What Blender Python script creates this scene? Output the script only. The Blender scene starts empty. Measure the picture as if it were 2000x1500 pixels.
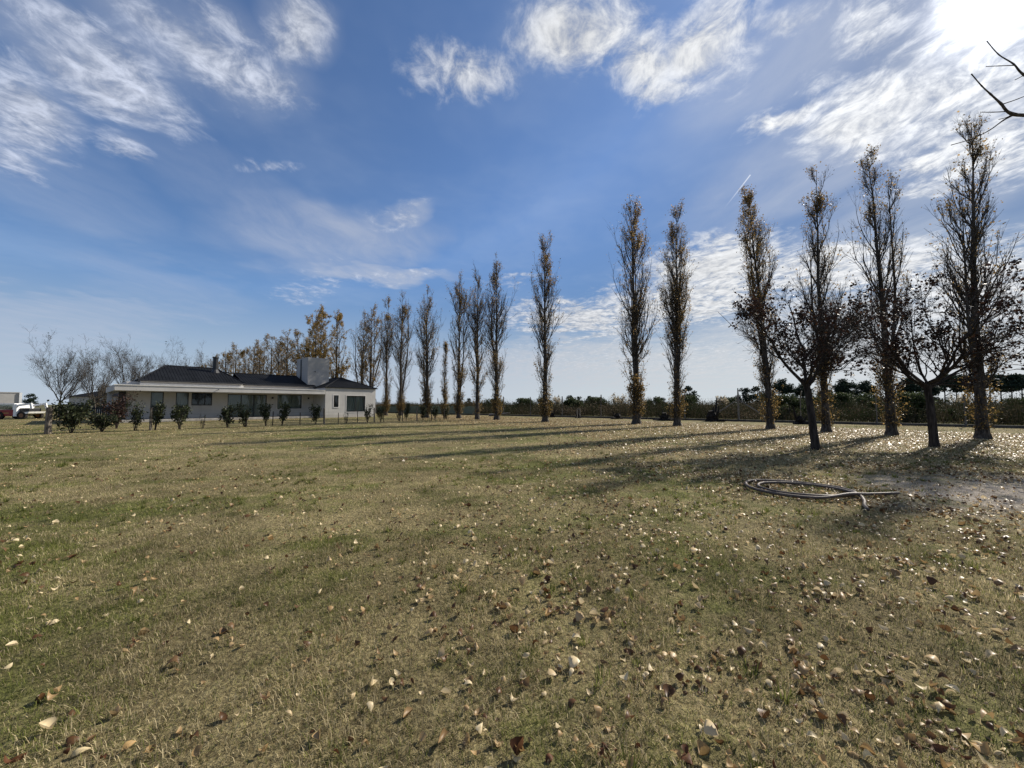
import bpy, math, random
import numpy as np
from mathutils import Vector, Matrix

scene = bpy.context.scene
col = scene.collection
R = math.radians

# ------------------------------------------------------------------ camera
cam_d = bpy.data.cameras.new('camera')
cam_d.sensor_width = 36.0
cam_d.lens = 36.0 * 751 / 2000
cam_d.clip_start = 0.05
cam_d.clip_end = 6000
cam = bpy.data.objects.new('camera', cam_d)
col.objects.link(cam)
cam.location = (0, 0, 1.4)
cam.rotation_euler = (R(90 + 3.05), 0, 0)
scene.camera = cam

# ------------------------------------------------------------------ sun, exposure
SUN_AZ, SUN_EL = R(54.2), R(34.3)            # azimuth from +Y towards +X
SUN_DIR = Vector((math.sin(SUN_AZ) * math.cos(SUN_EL), math.cos(SUN_AZ) * math.cos(SUN_EL), math.sin(SUN_EL)))
sun_d = bpy.data.lights.new('sun', 'SUN')
sun_d.energy = 5.0
sun_d.angle = R(0.55)
sun_d.color = (1.0, 0.93, 0.82)
sun = bpy.data.objects.new('sun', sun_d)
sun.rotation_euler = SUN_DIR.to_track_quat('Z', 'Y').to_euler()
sun.location = SUN_DIR * 60
col.objects.link(sun)
scene.view_settings.view_transform = 'Standard'
scene.view_settings.look = 'None'
scene.view_settings.exposure = 0.45
scene.view_settings.gamma = 1.0
scene.view_settings.use_curve_mapping = False

# ------------------------------------------------------------------ world: sky with broken altocumulus
# azimuth, elevation (degrees), 2x2 shape matrix, density of each cloud bank
CLOUD_BANKS = [
    (-52.6, 25.8, 0.296, -0.1689, -0.2049, -0.2014, 0.78),
    (-50.0, 32.9, 0.1701, -0.0655, -0.0906, -0.6064, 0.71),
    (-47.6, 31.2, 0.17, -0.0707, -0.0991, -0.4397, 0.82),
    (-43.6, 36.1, 0.207, -0.1318, -0.1572, -0.4326, 0.71),
    (-38.5, 36.2, 0.1325, -0.0612, -0.0256, -0.3405, 0.78),
    (-30.2, 42.1, 0.2929, -0.2263, -0.0645, -0.3769, 0.78),
    (-53.1, 21.2, 0.5865, -0.1722, -0.27, -0.7078, 0.66),
    (-46.2, 25.9, 0.4362, -0.1479, -0.1775, -0.826, 0.66),
    (-38.2, 40.2, 0.2447, -0.132, -0.0442, -0.8117, 0.61),
    (-33.3, 28.0, 0.3107, 0.0596, 0.3794, -0.9301, 0.55),
    (-7.5, 42.3, 0.1299, -0.0852, -0.059, -0.3527, 0.74),
    (-13.7, 41.5, 0.2632, -0.3089, -0.1847, -0.486, 0.5),
    (10.3, 45.2, 0.1158, 0.0538, 0.015, -0.2925, 0.9),
    (20.3, 41.7, 0.1237, -0.1434, -0.1425, -0.2597, 0.82),
    (28.3, 41.4, 0.1282, 0.1441, 0.1078, -0.2356, 0.86),
    (22.0, 39.1, 0.1504, -0.0465, -0.2091, -0.6582, 0.72),
    (37.4, 39.7, 0.2673, 0.0952, -0.0863, -0.9194, 0.66),
    (44.1, 36.7, 0.3506, 0.1281, -0.0169, -0.494, 0.7),
    (35.8, 32.5, 0.2573, 0.0734, -0.0229, -0.6737, 0.95),
    (39.4, 34.5, 0.3198, 0.125, 0.0349, -0.9602, 0.5),
    (44.7, 29.5, 0.1864, 0.0334, -0.0412, -0.3145, 0.84),
    (50.4, 27.7, 0.1705, 0.0463, 0.0206, -0.2504, 0.8),
    (42.4, 28.6, 0.233, -0.0526, -0.3005, -0.5217, 0.85),
    (52.0, 22.5, 0.2119, 0.0105, -0.1232, -0.4859, 0.85),
    (47.4, 23.2, 0.3513, -0.0414, -0.3366, -0.6654, 0.85),
    (51.0, 33.3, 0.2266, 0.065, -0.0156, -0.4178, 0.62),
    (28.5, 17.2, 0.1113, 0.0025, -0.0296, -0.3036, 1.0),
    (40.9, 15.2, 0.0942, 0.0018, -0.0514, -0.3912, 0.92),
    (50.6, 11.9, 0.139, 0.0005, -0.0413, -0.299, 0.88),
    (9.2, 12.3, 0.0949, -0.0042, -0.0355, -0.5237, 0.92),
    (24.0, 13.8, 0.0817, 0.009, 0.0151, -0.3508, 0.95),
    (43.3, 10.5, 0.0741, 0.0001, -0.0393, -0.3961, 0.72),
    (-19.4, 17.7, 0.1161, -0.0019, 0.0716, -1.0581, 0.5),
    (-16.4, 26.0, 0.214, 0.1276, 0.314, -0.6022, 0.5),
    (-29.0, 14.4, 0.3316, 0.0362, 0.2208, -0.9644, 0.5),
    (0.0, 18.3, 0.1843, 0.0, 0.0, -1.7605, 0.5),
    (18.5, 6.5, 0.0345, -0.0, -0.009, -0.4622, 0.45),
    (45.1, 5.4, 0.0522, -0.0013, -0.0214, -0.3091, 0.5),
    (0.0, 15.1, 0.2157, 0.0, 0.0, -1.3702, 0.3),
]
VEIL_BANKS = [
    (-25.5, 21.7, 0.0831, -0.0023, 0.0293, -0.2598, 0.42),
    (-31.0, 22.2, 0.1432, -0.0558, -0.0678, -0.2608, 0.25),
    (-19.4, 17.8, 0.1116, -0.0018, 0.0634, -0.927, 0.55),
    (-16.4, 25.8, 0.1963, 0.1167, 0.2896, -0.5549, 0.4),
    (-42.2, 13.0, 0.1473, -0.0182, -0.0338, -0.4464, 0.18),
    (-48.2, 9.4, 0.1079, -0.002, 0.0428, -0.8234, 0.3),
    (18.5, 5.4, 0.0315, -0.0, -0.004, -0.3008, 0.62),
    (45.1, 5.9, 0.0502, -0.0013, -0.0182, -0.232, 0.66),
    (-1.5, 3.8, 0.0436, 0.0001, 0.0008, -0.4371, 0.4),
    (-52.6, 25.4, 0.281, -0.1603, -0.1673, -0.1621, 0.28),
    (-49.6, 32.7, 0.1442, -0.0579, -0.082, -0.4516, 0.25),
    (-47.0, 31.3, 0.1571, -0.0664, -0.086, -0.3802, 0.28),
    (-43.2, 36.1, 0.1645, -0.1003, -0.1032, -0.3311, 0.23),
    (-37.5, 36.9, 0.1184, -0.0566, -0.0192, -0.272, 0.25),
    (-30.2, 41.9, 0.234, -0.18, -0.0598, -0.3435, 0.23),
    (-46.2, 25.9, 0.3864, -0.131, -0.142, -0.6608, 0.19),
    (-50.4, 20.6, 0.1433, -0.0366, -0.0836, -0.3438, 0.16),
    (-39.5, 26.0, 0.1089, -0.0378, -0.0515, -0.3041, 0.14),
    (-51.6, 7.1, 0.1288, 0.0054, 0.0545, -0.3509, 0.35),
    (37.6, 26.6, 0.078, 0.0347, 0.0687, -0.2458, 0.22),
    (34.9, 37.9, 0.0976, 0.0633, 0.0504, -0.2449, 0.22),
    (45.7, 18.9, 0.1017, 0.0223, 0.0492, -0.3188, 0.2),
]


world = bpy.data.worlds.new('World')
scene.world = world
world.use_nodes = True
WT = world.node_tree
WT.nodes.clear()


class NG:
    """small helper to write node graphs as expressions"""
    def __init__(self, tree):
        self.t = tree

    def n(self, kind, **kw):
        nd = self.t.nodes.new(kind)
        for k, v in kw.items():
            setattr(nd, k, v)
        return nd

    def put(self, sock, v):
        if v is None:
            return
        if hasattr(v, 'is_output'):
            self.t.links.new(v, sock)
        else:
            sock.default_value = v

    def m(self, op, a, b=None, c=None, clamp=False):
        nd = self.n('ShaderNodeMath', operation=op, use_clamp=clamp)
        for i, v in enumerate((a, b, c)):
            self.put(nd.inputs[i], v)
        return nd.outputs[0]

    def v(self, op, a, b=None, s=None):
        nd = self.n('ShaderNodeVectorMath', operation=op)
        self.put(nd.inputs[0], a)
        self.put(nd.inputs[1], b)
        if s is not None:
            self.put(nd.inputs['Scale'], s)
        return nd.outputs['Value' if op in ('DOT_PRODUCT', 'LENGTH', 'DISTANCE') else 'Vector']

    def xyz(self, x, y, z):
        nd = self.n('ShaderNodeCombineXYZ')
        for i, v in enumerate((x, y, z)):
            self.put(nd.inputs[i], v)
        return nd.outputs[0]

    def sep(self, v):
        nd = self.n('ShaderNodeSeparateXYZ')
        self.put(nd.inputs[0], v)
        return nd.outputs

    def noise(self, vec, scale, detail=4, rough=.55, dist=0.0, lac=2.0, color=False, dim='3D'):
        nd = self.n('ShaderNodeTexNoise', noise_dimensions=dim)
        self.put(nd.inputs['Vector'], vec)
        self.put(nd.inputs['Scale'], scale)
        nd.inputs['Detail'].default_value = detail
        nd.inputs['Roughness'].default_value = rough
        nd.inputs['Lacunarity'].default_value = lac
        nd.inputs['Distortion'].default_value = dist
        return nd.outputs['Color' if color else 'Fac']

    def ramp(self, x, lo, hi, a=0.0, b=1.0, smooth=True):
        nd = self.n('ShaderNodeMapRange', interpolation_type='SMOOTHSTEP' if smooth else 'LINEAR')
        self.put(nd.inputs[0], x)
        for i, v in enumerate((lo, hi, a, b)):
            self.put(nd.inputs[i + 1], v)
        return nd.outputs[0]

    def mix(self, f, a, b, kind='MIX'):
        nd = self.n('ShaderNodeMix', data_type='RGBA', blend_type=kind)
        self.put(nd.inputs[0], f)
        self.put(nd.inputs[6], a)
        self.put(nd.inputs[7], b)
        return nd.outputs[2]


W = NG(WT)
d = W.v('NORMALIZE', W.n('ShaderNodeTexCoord').outputs['Generated'])
dx, dy, dz = W.sep(d)
sky = W.n('ShaderNodeTexSky', sky_type='NISHITA', sun_disc=False)
sky.sun_elevation = SUN_EL
sky.sun_rotation = SUN_AZ
sky.altitude = 20
sky.air_density = 1.0
sky.dust_density = 0.25
sky.ozone_density = 3.0
az = W.m('MULTIPLY', W.m('ARCTAN2', dx, dy), 57.29578)
el = W.m('MULTIPLY', W.m('ARCSINE', dz), 57.29578)
zc = W.m('MAXIMUM', W.m('ADD', dz, 0.035), 0.02)
u = W.xyz(W.m('DIVIDE', dx, zc), W.m('DIVIDE', dy, zc), 0.0)
# wind-sheared cloud plane
warp = W.v('SCALE', W.v('SUBTRACT', W.noise(u, 1.6, 3, color=True), (.5, .5, .5)), s=.30)
uw = W.v('ADD', u, warp)
ae = W.xyz(az, el, 0.0)
aew = W.v('ADD', ae, W.v('SCALE', W.v('SUBTRACT', W.noise(u, 3.2, 4, color=True), (.5, .5, .5)), s=7.0))
aew2 = W.v('ADD', ae, W.v('SCALE', W.v('SUBTRACT', W.noise(u, 2.2, 3, color=True), (.5, .5, .5)), s=7.0))
cov = None
for (a0, e0, m00, m01, m10, m11, wt) in CLOUD_BANKS:
    p = W.v('SUBTRACT', aew, (a0, e0, 0))
    q1 = W.v('DOT_PRODUCT', p, (m00, m01, 0))
    q2 = W.v('DOT_PRODUCT', p, (m10, m11, 0))
    r2 = W.m('MULTIPLY_ADD', q1, q1, W.m('MULTIPLY', q2, q2))
    b = W.ramp(r2, 2.6, 0.0, 0.0, wt, smooth=False)
    cov = b if cov is None else W.m('MAXIMUM', cov, b)
# the same broken cloud goes on above and behind the camera
out_m = W.m('MAXIMUM', W.ramp(W.m('ABSOLUTE', az), 58, 78), W.ramp(el, 46, 58))
cov_n = W.ramp(W.noise(u, .9, 3), .42, .66, 0.0, .85)
cov = W.m('MAXIMUM', cov, W.m('MULTIPLY', cov_n, out_m))
# cells and streaks of the cloud sheet
streak = W.v('MULTIPLY', uw, (1.0, .75, 1.0))
n1 = W.noise(streak, 15.0, 9, .66, .25)
n2 = W.noise(uw, 3.0, 5, .6)
nn = W.m('MULTIPLY_ADD', n1, .68, W.m('MULTIPLY', n2, .32))
dens = W.m('ADD', cov, W.m('MULTIPLY', W.m('SUBTRACT', nn, .5), 3.4))
alpha = W.m('MULTIPLY', W.ramp(dens, .06, 1.05), W.ramp(cov, 0.0, .80, smooth=False))
# smooth fibrous veils
fib = W.noise(W.v('MULTIPLY', uw, (1.0, .35, 1.0)), 5.0, 6, .6, .4)
soft = None
for (a0, e0, m00, m01, m10, m11, wt) in VEIL_BANKS:
    p = W.v('SUBTRACT', aew2, (a0, e0, 0))
    q1 = W.v('DOT_PRODUCT', p, (m00, m01, 0))
    q2 = W.v('DOT_PRODUCT', p, (m10, m11, 0))
    r2 = W.m('MULTIPLY_ADD', q1, q1, W.m('MULTIPLY', q2, q2))
    b = W.ramp(r2, 2.2, 0.0, 0.0, wt)
    soft = b if soft is None else W.m('MAXIMUM', soft, b)
soft = W.m('MAXIMUM', soft, W.m('MULTIPLY', cov_n, W.m('MULTIPLY', out_m, .5)))
soft = W.m('MULTIPLY', soft, W.ramp(fib, .25, .72, .35, 1.45, smooth=False))
# thin high veil, thicker to the horizon
veil = W.m('MULTIPLY', W.ramp(W.noise(uw, .8, 5, .6), .40, .75), .16)
veil = W.m('MAXIMUM', veil, W.m('MULTIPLY', W.ramp(el, 16, 0), .72))
cosg = W.v('DOT_PRODUCT', d, tuple(SUN_DIR))
cg = W.m('MAXIMUM', cosg, 0.0)
fwd = W.m('POWER', cg, 5.0)
halo = W.m('ADD', W.m('MULTIPLY', W.m('POWER', cg, 800.0), 4.0), W.m('MULTIPLY', W.m('POWER', cg, 40.0), .08))
lum = W.m('MULTIPLY_ADD', fwd, .21, .44)
lum = W.m('ADD', lum, W.m('MULTIPLY', W.m('SUBTRACT', n1, .5), .9))
lum = W.m('ADD', W.m('MAXIMUM', lum, .2), halo)
tint = W.mix(W.ramp(cosg, .1, .9), (.84, .92, 1.12, 1), (.98, 1.0, 1.03, 1))
cloud = W.v('MULTIPLY', tint, W.xyz(lum, lum, lum))
SKY_K = 0.082
skyc = W.v('SCALE', W.v('MULTIPLY', sky.outputs[0], (.85, .97, 1.13)), s=SKY_K)
sl = W.v('DOT_PRODUCT', skyc, (.25, .5, .25))
skyc = W.v('SCALE', skyc, s=W.m('DIVIDE', 1.0, W.m('MULTIPLY_ADD', W.m('MAXIMUM', W.m('SUBTRACT', sl, .25), 0.0), 4.4, 1.0)))
skyc = W.v('ADD', skyc, W.v('SCALE', (1.0, .96, .9), s=W.m('MULTIPLY', halo, .45)))
veilc = W.v('MULTIPLY', W.mix(W.ramp(cosg, .1, .9), (.40, .47, .58, 1), (.56, .61, .66, 1)), (1, 1, 1))
c1 = W.mix(veil, skyc, veilc)
lum_s = W.m('ADD', W.m('MULTIPLY_ADD', fwd, .18, .44), W.m('MULTIPLY', halo, .5))
c1 = W.mix(soft, c1, W.v('MULTIPLY', tint, W.xyz(lum_s, lum_s, lum_s)))
c2 = W.mix(alpha, c1, cloud)
# a short aircraft trail
ta, tb = (29.25, 24.2), (32.6, 27.4)
tl = math.hypot(tb[0] - ta[0], tb[1] - ta[1])
tx, ty = (tb[0] - ta[0]) / tl, (tb[1] - ta[1]) / tl
pt = W.v('SUBTRACT', ae, (ta[0], ta[1], 0))
along = W.v('DOT_PRODUCT', pt, (tx / tl, ty / tl, 0))
across = W.m('ABSOLUTE', W.v('DOT_PRODUCT', pt, (-ty, tx, 0)))
trail = W.m('MULTIPLY', W.ramp(across, .10, .02), W.m('MULTIPLY', W.ramp(along, 0, 1.0, 0, .5), W.m('LESS_THAN', along, 1.0)))
c3 = W.mix(W.m('MULTIPLY', trail, W.m('GREATER_THAN', along, 0.0)), c2, (.85, .87, .9, 1))
bg = W.n('ShaderNodeBackground')
WT.links.new(c3, bg.inputs[0])
bg.inputs[1].default_value = 1.0
WT.links.new(bg.outputs[0], W.n('ShaderNodeOutputWorld').inputs[0])
world.cycles.sampling_method = 'MANUAL'
world.cycles.sample_map_resolution = 512


# ------------------------------------------------------------------ helpers
def tag(o, label=None, cat=None, group=None, kind=None):
    if label: o['label'] = label
    if cat: o['category'] = cat
    if group: o['group'] = group
    if kind: o['kind'] = kind
    return o


def empty(name, loc=(0, 0, 0), rz=0.0):
    o = bpy.data.objects.new(name, None)
    o.empty_display_size = .2
    o.location = loc
    o.rotation_euler = (0, 0, rz)
    col.objects.link(o)
    return o


def link(name, me, mat=None, parent=None, loc=(0, 0, 0), rz=0.0):
    if mat is not None and not me.materials:
        me.materials.append(mat)
    o = bpy.data.objects.new(name, me)
    o.location = loc
    o.rotation_euler = (0, 0, rz)
    if parent is not None:
        o.parent = parent
    col.objects.link(o)
    return o


def copy_tree(o, parent=None):
    c = o.copy()
    col.objects.link(c)
    c.parent = parent
    for ch in list(o.children):
        copy_tree(ch, c)
    return c


def np_mesh(name, V, faces, smooth=False, tint=None):
    """V (n,3); faces: list of int arrays (m,k); tint: per-vertex float attribute"""
    V = np.asarray(V, dtype=np.float32).reshape(-1, 3)
    me = bpy.data.meshes.new(name)
    me.vertices.add(len(V))
    me.vertices.foreach_set('co', V.ravel())
    loops, starts, n = [], [], 0
    for F in faces:
        F = np.asarray(F, dtype=np.int32)
        if len(F) == 0:
            continue
        k = F.shape[1]
        loops.append(F.ravel())
        starts.append(n + np.arange(len(F), dtype=np.int32) * k)
        n += F.size
    loops = np.concatenate(loops)
    starts = np.concatenate(starts)
    me.loops.add(len(loops))
    me.loops.foreach_set('vertex_index', loops)
    me.polygons.add(len(starts))
    me.polygons.foreach_set('loop_start', starts)
    if smooth:
        me.polygons.foreach_set('use_smooth', np.ones(len(starts), dtype=bool))
    if tint is not None:
        a = me.attributes.new('tint', 'FLOAT', 'POINT')
        a.data.foreach_set('value', np.asarray(tint, dtype=np.float32))
    me.update(calc_edges=True)
    return me


class MB:
    """collects simple solids into one mesh"""
    def __init__(self):
        self.v, self.f = [], []

    def poly(self, pts, faces):
        b = len(self.v)
        self.v += [tuple(p) for p in pts]
        self.f += [tuple(b + i for i in f) for f in faces]
        return self

    def box(self, x0, x1, y0, y1, z0, z1):
        return self.poly([(x0, y0, z0), (x1, y0, z0), (x1, y1, z0), (x0, y1, z0), (x0, y0, z1), (x1, y0, z1), (x1, y1, z1), (x0, y1, z1)],
                         [(0, 3, 2, 1), (4, 5, 6, 7), (0, 1, 5, 4), (1, 2, 6, 5), (2, 3, 7, 6), (3, 0, 4, 7)])

    def prism(self, pts, z0, z1):
        n = len(pts)
        return self.poly([(x, y, z0) for x, y in pts] + [(x, y, z1) for x, y in pts],
                         [tuple(range(n))[::-1], tuple(range(n, 2 * n))] + [(i, (i + 1) % n, n + (i + 1) % n, n + i) for i in range(n)])

    def tube(self, pts, rad, sides=6, cap=True):
        pts = [Vector(p) for p in pts]
        rad = rad if hasattr(rad, '__len__') else [rad] * len(pts)
        b = len(self.v)
        for i, p in enumerate(pts):
            t = (pts[min(i + 1, len(pts) - 1)] - pts[max(i - 1, 0)]).normalized()
            a = t.cross(Vector((0, 0, 1)))
            a = a.normalized() if a.length > .05 else Vector((1, 0, 0))
            c = t.cross(a)
            for k in range(sides):
                w = 2 * math.pi * k / sides
                self.v.append(tuple(p + (a * math.cos(w) + c * math.sin(w)) * rad[i]))
        for i in range(len(pts) - 1):
            for k in range(sides):
                k2 = (k + 1) % sides
                self.f.append((b + i * sides + k, b + i * sides + k2, b + (i + 1) * sides + k2, b + (i + 1) * sides + k))
        if cap:
            self.f.append(tuple(b + k for k in range(sides))[::-1])
            self.f.append(tuple(b + (len(pts) - 1) * sides + k for k in range(sides)))
        return self

    def disc_y(self, x, y0, y1, z, r, n=16):
        pts = [(x + r * math.cos(2 * math.pi * k / n), z + r * math.sin(2 * math.pi * k / n)) for k in range(n)]
        return self.poly([(a, y0, c) for a, c in pts] + [(a, y1, c) for a, c in pts],
                         [tuple(range(n)), tuple(range(n, 2 * n))[::-1]] + [(i, n + i, n + (i + 1) % n, (i + 1) % n) for i in range(n)])

    def build(self, name, mat, parent=None, bevel=0.0, smooth=False, loc=(0, 0, 0), rz=0.0):
        me = bpy.data.meshes.new(name)
        me.from_pydata(self.v, [], self.f)
        if smooth:
            me.polygons.foreach_set('use_smooth', [True] * len(me.polygons))
        me.update()
        o = link(name, me, mat, parent, loc, rz)
        if bevel:
            m = o.modifiers.new('bevel', 'BEVEL')
            m.width = bevel
            m.segments = 2
            m.limit_method = 'ANGLE'
        return o


# ------------------------------------------------------------------ materials
def mat_new(name):
    m = bpy.data.materials.new(name)
    m.use_nodes = True
    t = m.node_tree
    t.nodes.clear()
    return m, NG(t)


def finish(g, shader):
    g.t.links.new(shader, g.n('ShaderNodeOutputMaterial').inputs[0])


def princ(g, color, rough=.8, spec=.3, metal=0.0, bump=None, bump_s=.3, bump_d=.01):
    b = g.n('ShaderNodeBsdfPrincipled')
    g.put(b.inputs['Base Color'], color)
    g.put(b.inputs['Roughness'], rough)
    g.put(b.inputs['Specular IOR Level'], spec)
    g.put(b.inputs['Metallic'], metal)
    if bump is not None:
        bn = g.n('ShaderNodeBump')
        bn.inputs['Strength'].default_value = bump_s
        bn.inputs['Distance'].default_value = bump_d
        g.put(bn.inputs['Height'], bump)
        g.t.links.new(bn.outputs[0], b.inputs['Normal'])
    return b.outputs[0]


def simple(name, c, rough=.7, spec=.3, metal=0.0, var=.25, scale=3.0, bump=0.0, bscale=40):
    """plain colour with worn, uneven tone"""
    m, g = mat_new(name)
    p = g.n('ShaderNodeTexCoord').outputs['Object']
    n = g.noise(p, scale, 5, .6)
    k = g.ramp(n, .3, .7, 1 - var, 1 + var)
    cc = g.v('MULTIPLY', (c[0], c[1], c[2]), g.xyz(k, k, k))
    finish(g, princ(g, cc, rough, spec, metal, g.noise(p, bscale, 4) if bump else None, bump, .01))
    return m


def leafy(name, c_a, c_b, c_c, trans=.35, rough=.5, spec=.16):
    """foliage: tint attribute picks between three leaf colours; light shines through"""
    m, g = mat_new(name)
    t = g.n('ShaderNodeAttribute', attribute_name='tint').outputs['Fac']
    c = g.mix(g.ramp(t, .15, .55), c_a + (1,), c_b + (1,))
    c = g.mix(g.ramp(t, .55, .95), c, c_c + (1,))
    s1 = princ(g, c, rough, spec)
    tr = g.n('ShaderNodeBsdfTranslucent')
    g.t.links.new(c, tr.inputs[0])
    mx = g.n('ShaderNodeMixShader')
    mx.inputs[0].default_value = trans
    g.t.links.new(s1, mx.inputs[1])
    g.t.links.new(tr.outputs[0], mx.inputs[2])
    finish(g, mx.outputs[0])
    return m


DIRT_C, DIRT_R = (8.9, 5.9), (3.6, 2.0)


def lawn_fields(g):
    """greenness and bare-soil masks of the lawn, by place"""
    pos = g.n('ShaderNodeNewGeometry').outputs['Position']
    x, y, z = g.sep(pos)
    flat = g.xyz(x, y, 0.0)
    big = g.noise(flat, .16, 3, .5)
    mid = g.noise(flat, .9, 4, .6)
    sm = g.noise(flat, 4.5, 3, .6)
    # faint mowing lanes
    lane = g.noise(g.v('ADD', g.v('MULTIPLY', g.xyz(g.m('ADD', g.m('MULTIPLY', x, .97), g.m('MULTIPLY', y, .24)), g.m('ADD', g.m('MULTIPLY', x, -.24), g.m('MULTIPLY', y, .97)), 0.0), (.10, 1.1, 1)), (0, 0, 0)), 1.0, 2, .5)
    k = g.m('ADD', g.m('ADD', g.m('MULTIPLY', big, .30), g.m('MULTIPLY', mid, .32)), g.m('ADD', g.m('MULTIPLY', sm, .18), g.m('MULTIPLY', lane, .20)))
    worn = g.ramp(g.m('SUBTRACT', x, g.m('MULTIPLY', y, .22)), 1.0, 6.0, 0.0, .035)
    green = g.ramp(g.m('SUBTRACT', k, worn), .45, .59)
    ex = g.m('DIVIDE', g.m('SUBTRACT', x, DIRT_C[0]), DIRT_R[0])
    ey = g.m('DIVIDE', g.m('SUBTRACT', y, DIRT_C[1]), DIRT_R[1])
    rr = g.m('ADD', g.m('ADD', g.m('MULTIPLY', ex, ex), g.m('MULTIPLY', ey, ey)), g.m('ADD', g.m('MULTIPLY', g.m('SUBTRACT', mid, .5), 2.6), g.m('MULTIPLY', g.m('SUBTRACT', sm, .5), 1.8)))
    dirt = g.ramp(rr, 1.5, .1)
    mottle = g.m('MULTIPLY', g.ramp(g.noise(flat, .55, 4, .6), .36, .64, .84, 1.20), g.ramp(g.noise(flat, 2.6, 4, .65), .34, .62, .82, 1.12))  # random lighter and darker patches at two sizes, multiplied into the lawn colour
    return flat, green, dirt, mottle


def make_lawn_mat():
    m, g = mat_new('lawn')
    flat, green, dirt, sm = lawn_fields(g)
    f1 = g.noise(flat, 30, 5, .7)
    f2 = g.noise(g.v('MULTIPLY', flat, (1, .5, 1)), 8, 4, .65)
    straw = g.mix(g.ramp(f1, .3, .7), (.080, .062, .029, 1), (.290, .240, .120, 1))
    olive = g.mix(g.ramp(f1, .3, .7), (.036, .043, .012, 1), (.160, .162, .050, 1))
    c = g.mix(green, straw, olive)
    soil = g.mix(g.ramp(f1, .3, .7), (.17, .145, .12, 1), (.36, .32, .28, 1))
    c = g.mix(g.m('MULTIPLY', dirt, .92), c, soil)
    c = g.mix(g.ramp(f2, .5, .78, 0, .35), c, (.055, .045, .025, 1))
    c = g.v('MULTIPLY', c, g.xyz(sm, sm, sm))
    finish(g, princ(g, c, .95, .1, 0, g.m('ADD', f1, g.m('MULTIPLY', f2, 1.5)), .9, .035))
    return m


def make_blade_mat():
    m, g = mat_new('grass_blade')
    flat, green, dirt, sm = lawn_fields(g)
    t = g.n('ShaderNodeAttribute', attribute_name='tint').outputs['Fac']
    straw = g.mix(t, (.12, .09, .042, 1), (.66, .55, .33, 1))
    olive = g.mix(t, (.045, .060, .012, 1), (.245, .255, .072, 1))
    pick = g.ramp(g.m('SUBTRACT', g.m('MULTIPLY_ADD', green, .62, .28), g.m('FRACT', g.m('MULTIPLY', t, 37.7))), -.08, .08)
    c = g.mix(pick, straw, olive)
    c = g.v('MULTIPLY', c, g.xyz(sm, sm, sm))
    s1 = princ(g, c, .7, .07)
    tr = g.n('ShaderNodeBsdfTranslucent')
    g.t.links.new(c, tr.inputs[0])
    mx = g.n('ShaderNodeMixShader')
    mx.inputs[0].default_value = .42
    g.t.links.new(s1, mx.inputs[1])
    g.t.links.new(tr.outputs[0], mx.inputs[2])
    finish(g, mx.outputs[0])
    return m


def make_field_mat():
    m, g = mat_new('field')
    pos = g.n('ShaderNodeNewGeometry').outputs['Position']
    n1 = g.noise(pos, .12, 5, .6)
    n2 = g.noise(pos, 3, 5, .7)
    c = g.mix(g.ramp(n1, .35, .65), (.10, .085, .05, 1), (.075, .085, .034, 1))
    c = g.mix(g.ramp(n2, .4, .75, 0, .6), c, (.17, .14, .09, 1))
    finish(g, princ(g, c, .95, .1, 0, n2, .8, .1))
    return m


def bark(name, a, b, scale=6):
    m, g = mat_new(name)
    p = g.n('ShaderNodeTexCoord').outputs['Object']
    st = g.v('MULTIPLY', p, (1.0, 1.0, .16))
    n = g.noise(st, scale * 3, 6, .65, .6)
    n2 = g.noise(p, 1.2, 3)
    c = g.mix(g.ramp(n, .35, .68), a + (1,), b + (1,))
    c = g.mix(g.ramp(n2, .45, .7, 0, .5), c, (a[0] * .7, a[1] * .75, a[2] * .7, 1))
    finish(g, princ(g, c, .9, .2, 0, n, .9, .03))
    return m


M = {}
M['lawn'] = make_lawn_mat()
M['blade'] = make_blade_mat()
M['field'] = make_field_mat()
M['bark_poplar'] = bark('bark_poplar', (.026, .022, .019), (.120, .104, .086))
M['bark_dark'] = bark('bark_dark', (.020, .016, .013), (.070, .056, .046))
M['bark_pale'] = bark('bark_pale', (.10, .088, .078), (.27, .245, .22))
M['leaf_poplar'] = leafy('leaf_poplar', (.070, .056, .018), (.240, .155, .055), (.450, .300, .120), .5)
M['leaf_gold'] = leafy('leaf_gold', (.11, .08, .018), (.30, .185, .04), (.45, .30, .08), .48)
M['leaf_maple'] = leafy('leaf_maple', (.020, .012, .009), (.055, .028, .018), (.110, .052, .026), .22)
M['leaf_shrub'] = leafy('leaf_shrub', (.016, .022, .010), (.036, .046, .020), (.080, .085, .036), .20)
M['leaf_red'] = leafy('leaf_red', (.026, .013, .011), (.048, .026, .020), (.085, .058, .034), .2)
M['leaf_brush'] = leafy('leaf_brush', (.024, .032, .013), (.062, .050, .030), (.145, .112, .074), .2, .85, .05)
M['leaf_bush'] = leafy('leaf_bush', (.022, .034, .012), (.045, .062, .022), (.090, .105, .042), .2, .7, .12)
M['leaf_pine'] = leafy('leaf_pine', (.012, .022, .014), (.026, .042, .026), (.050, .066, .040), .12, .7, .12)
M['plume'] = leafy('plume', (.34, .29, .20), (.46, .40, .29), (.60, .54, .42), .4)
M['litter'] = leafy('litter', (.105, .052, .022), (.380, .255, .120), (.680, .555, .340), .28, .44, .26)

# ------------------------------------------------------------------ ground
gm = np_mesh('ground', [(-3000, -600, -.004), (3000, -600, -.004), (3000, 4000, -.004), (-3000, 4000, -.004)], [[(0, 1, 2, 3)]])
tag(link('ground', gm, M['field']), kind='structure')
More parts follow.
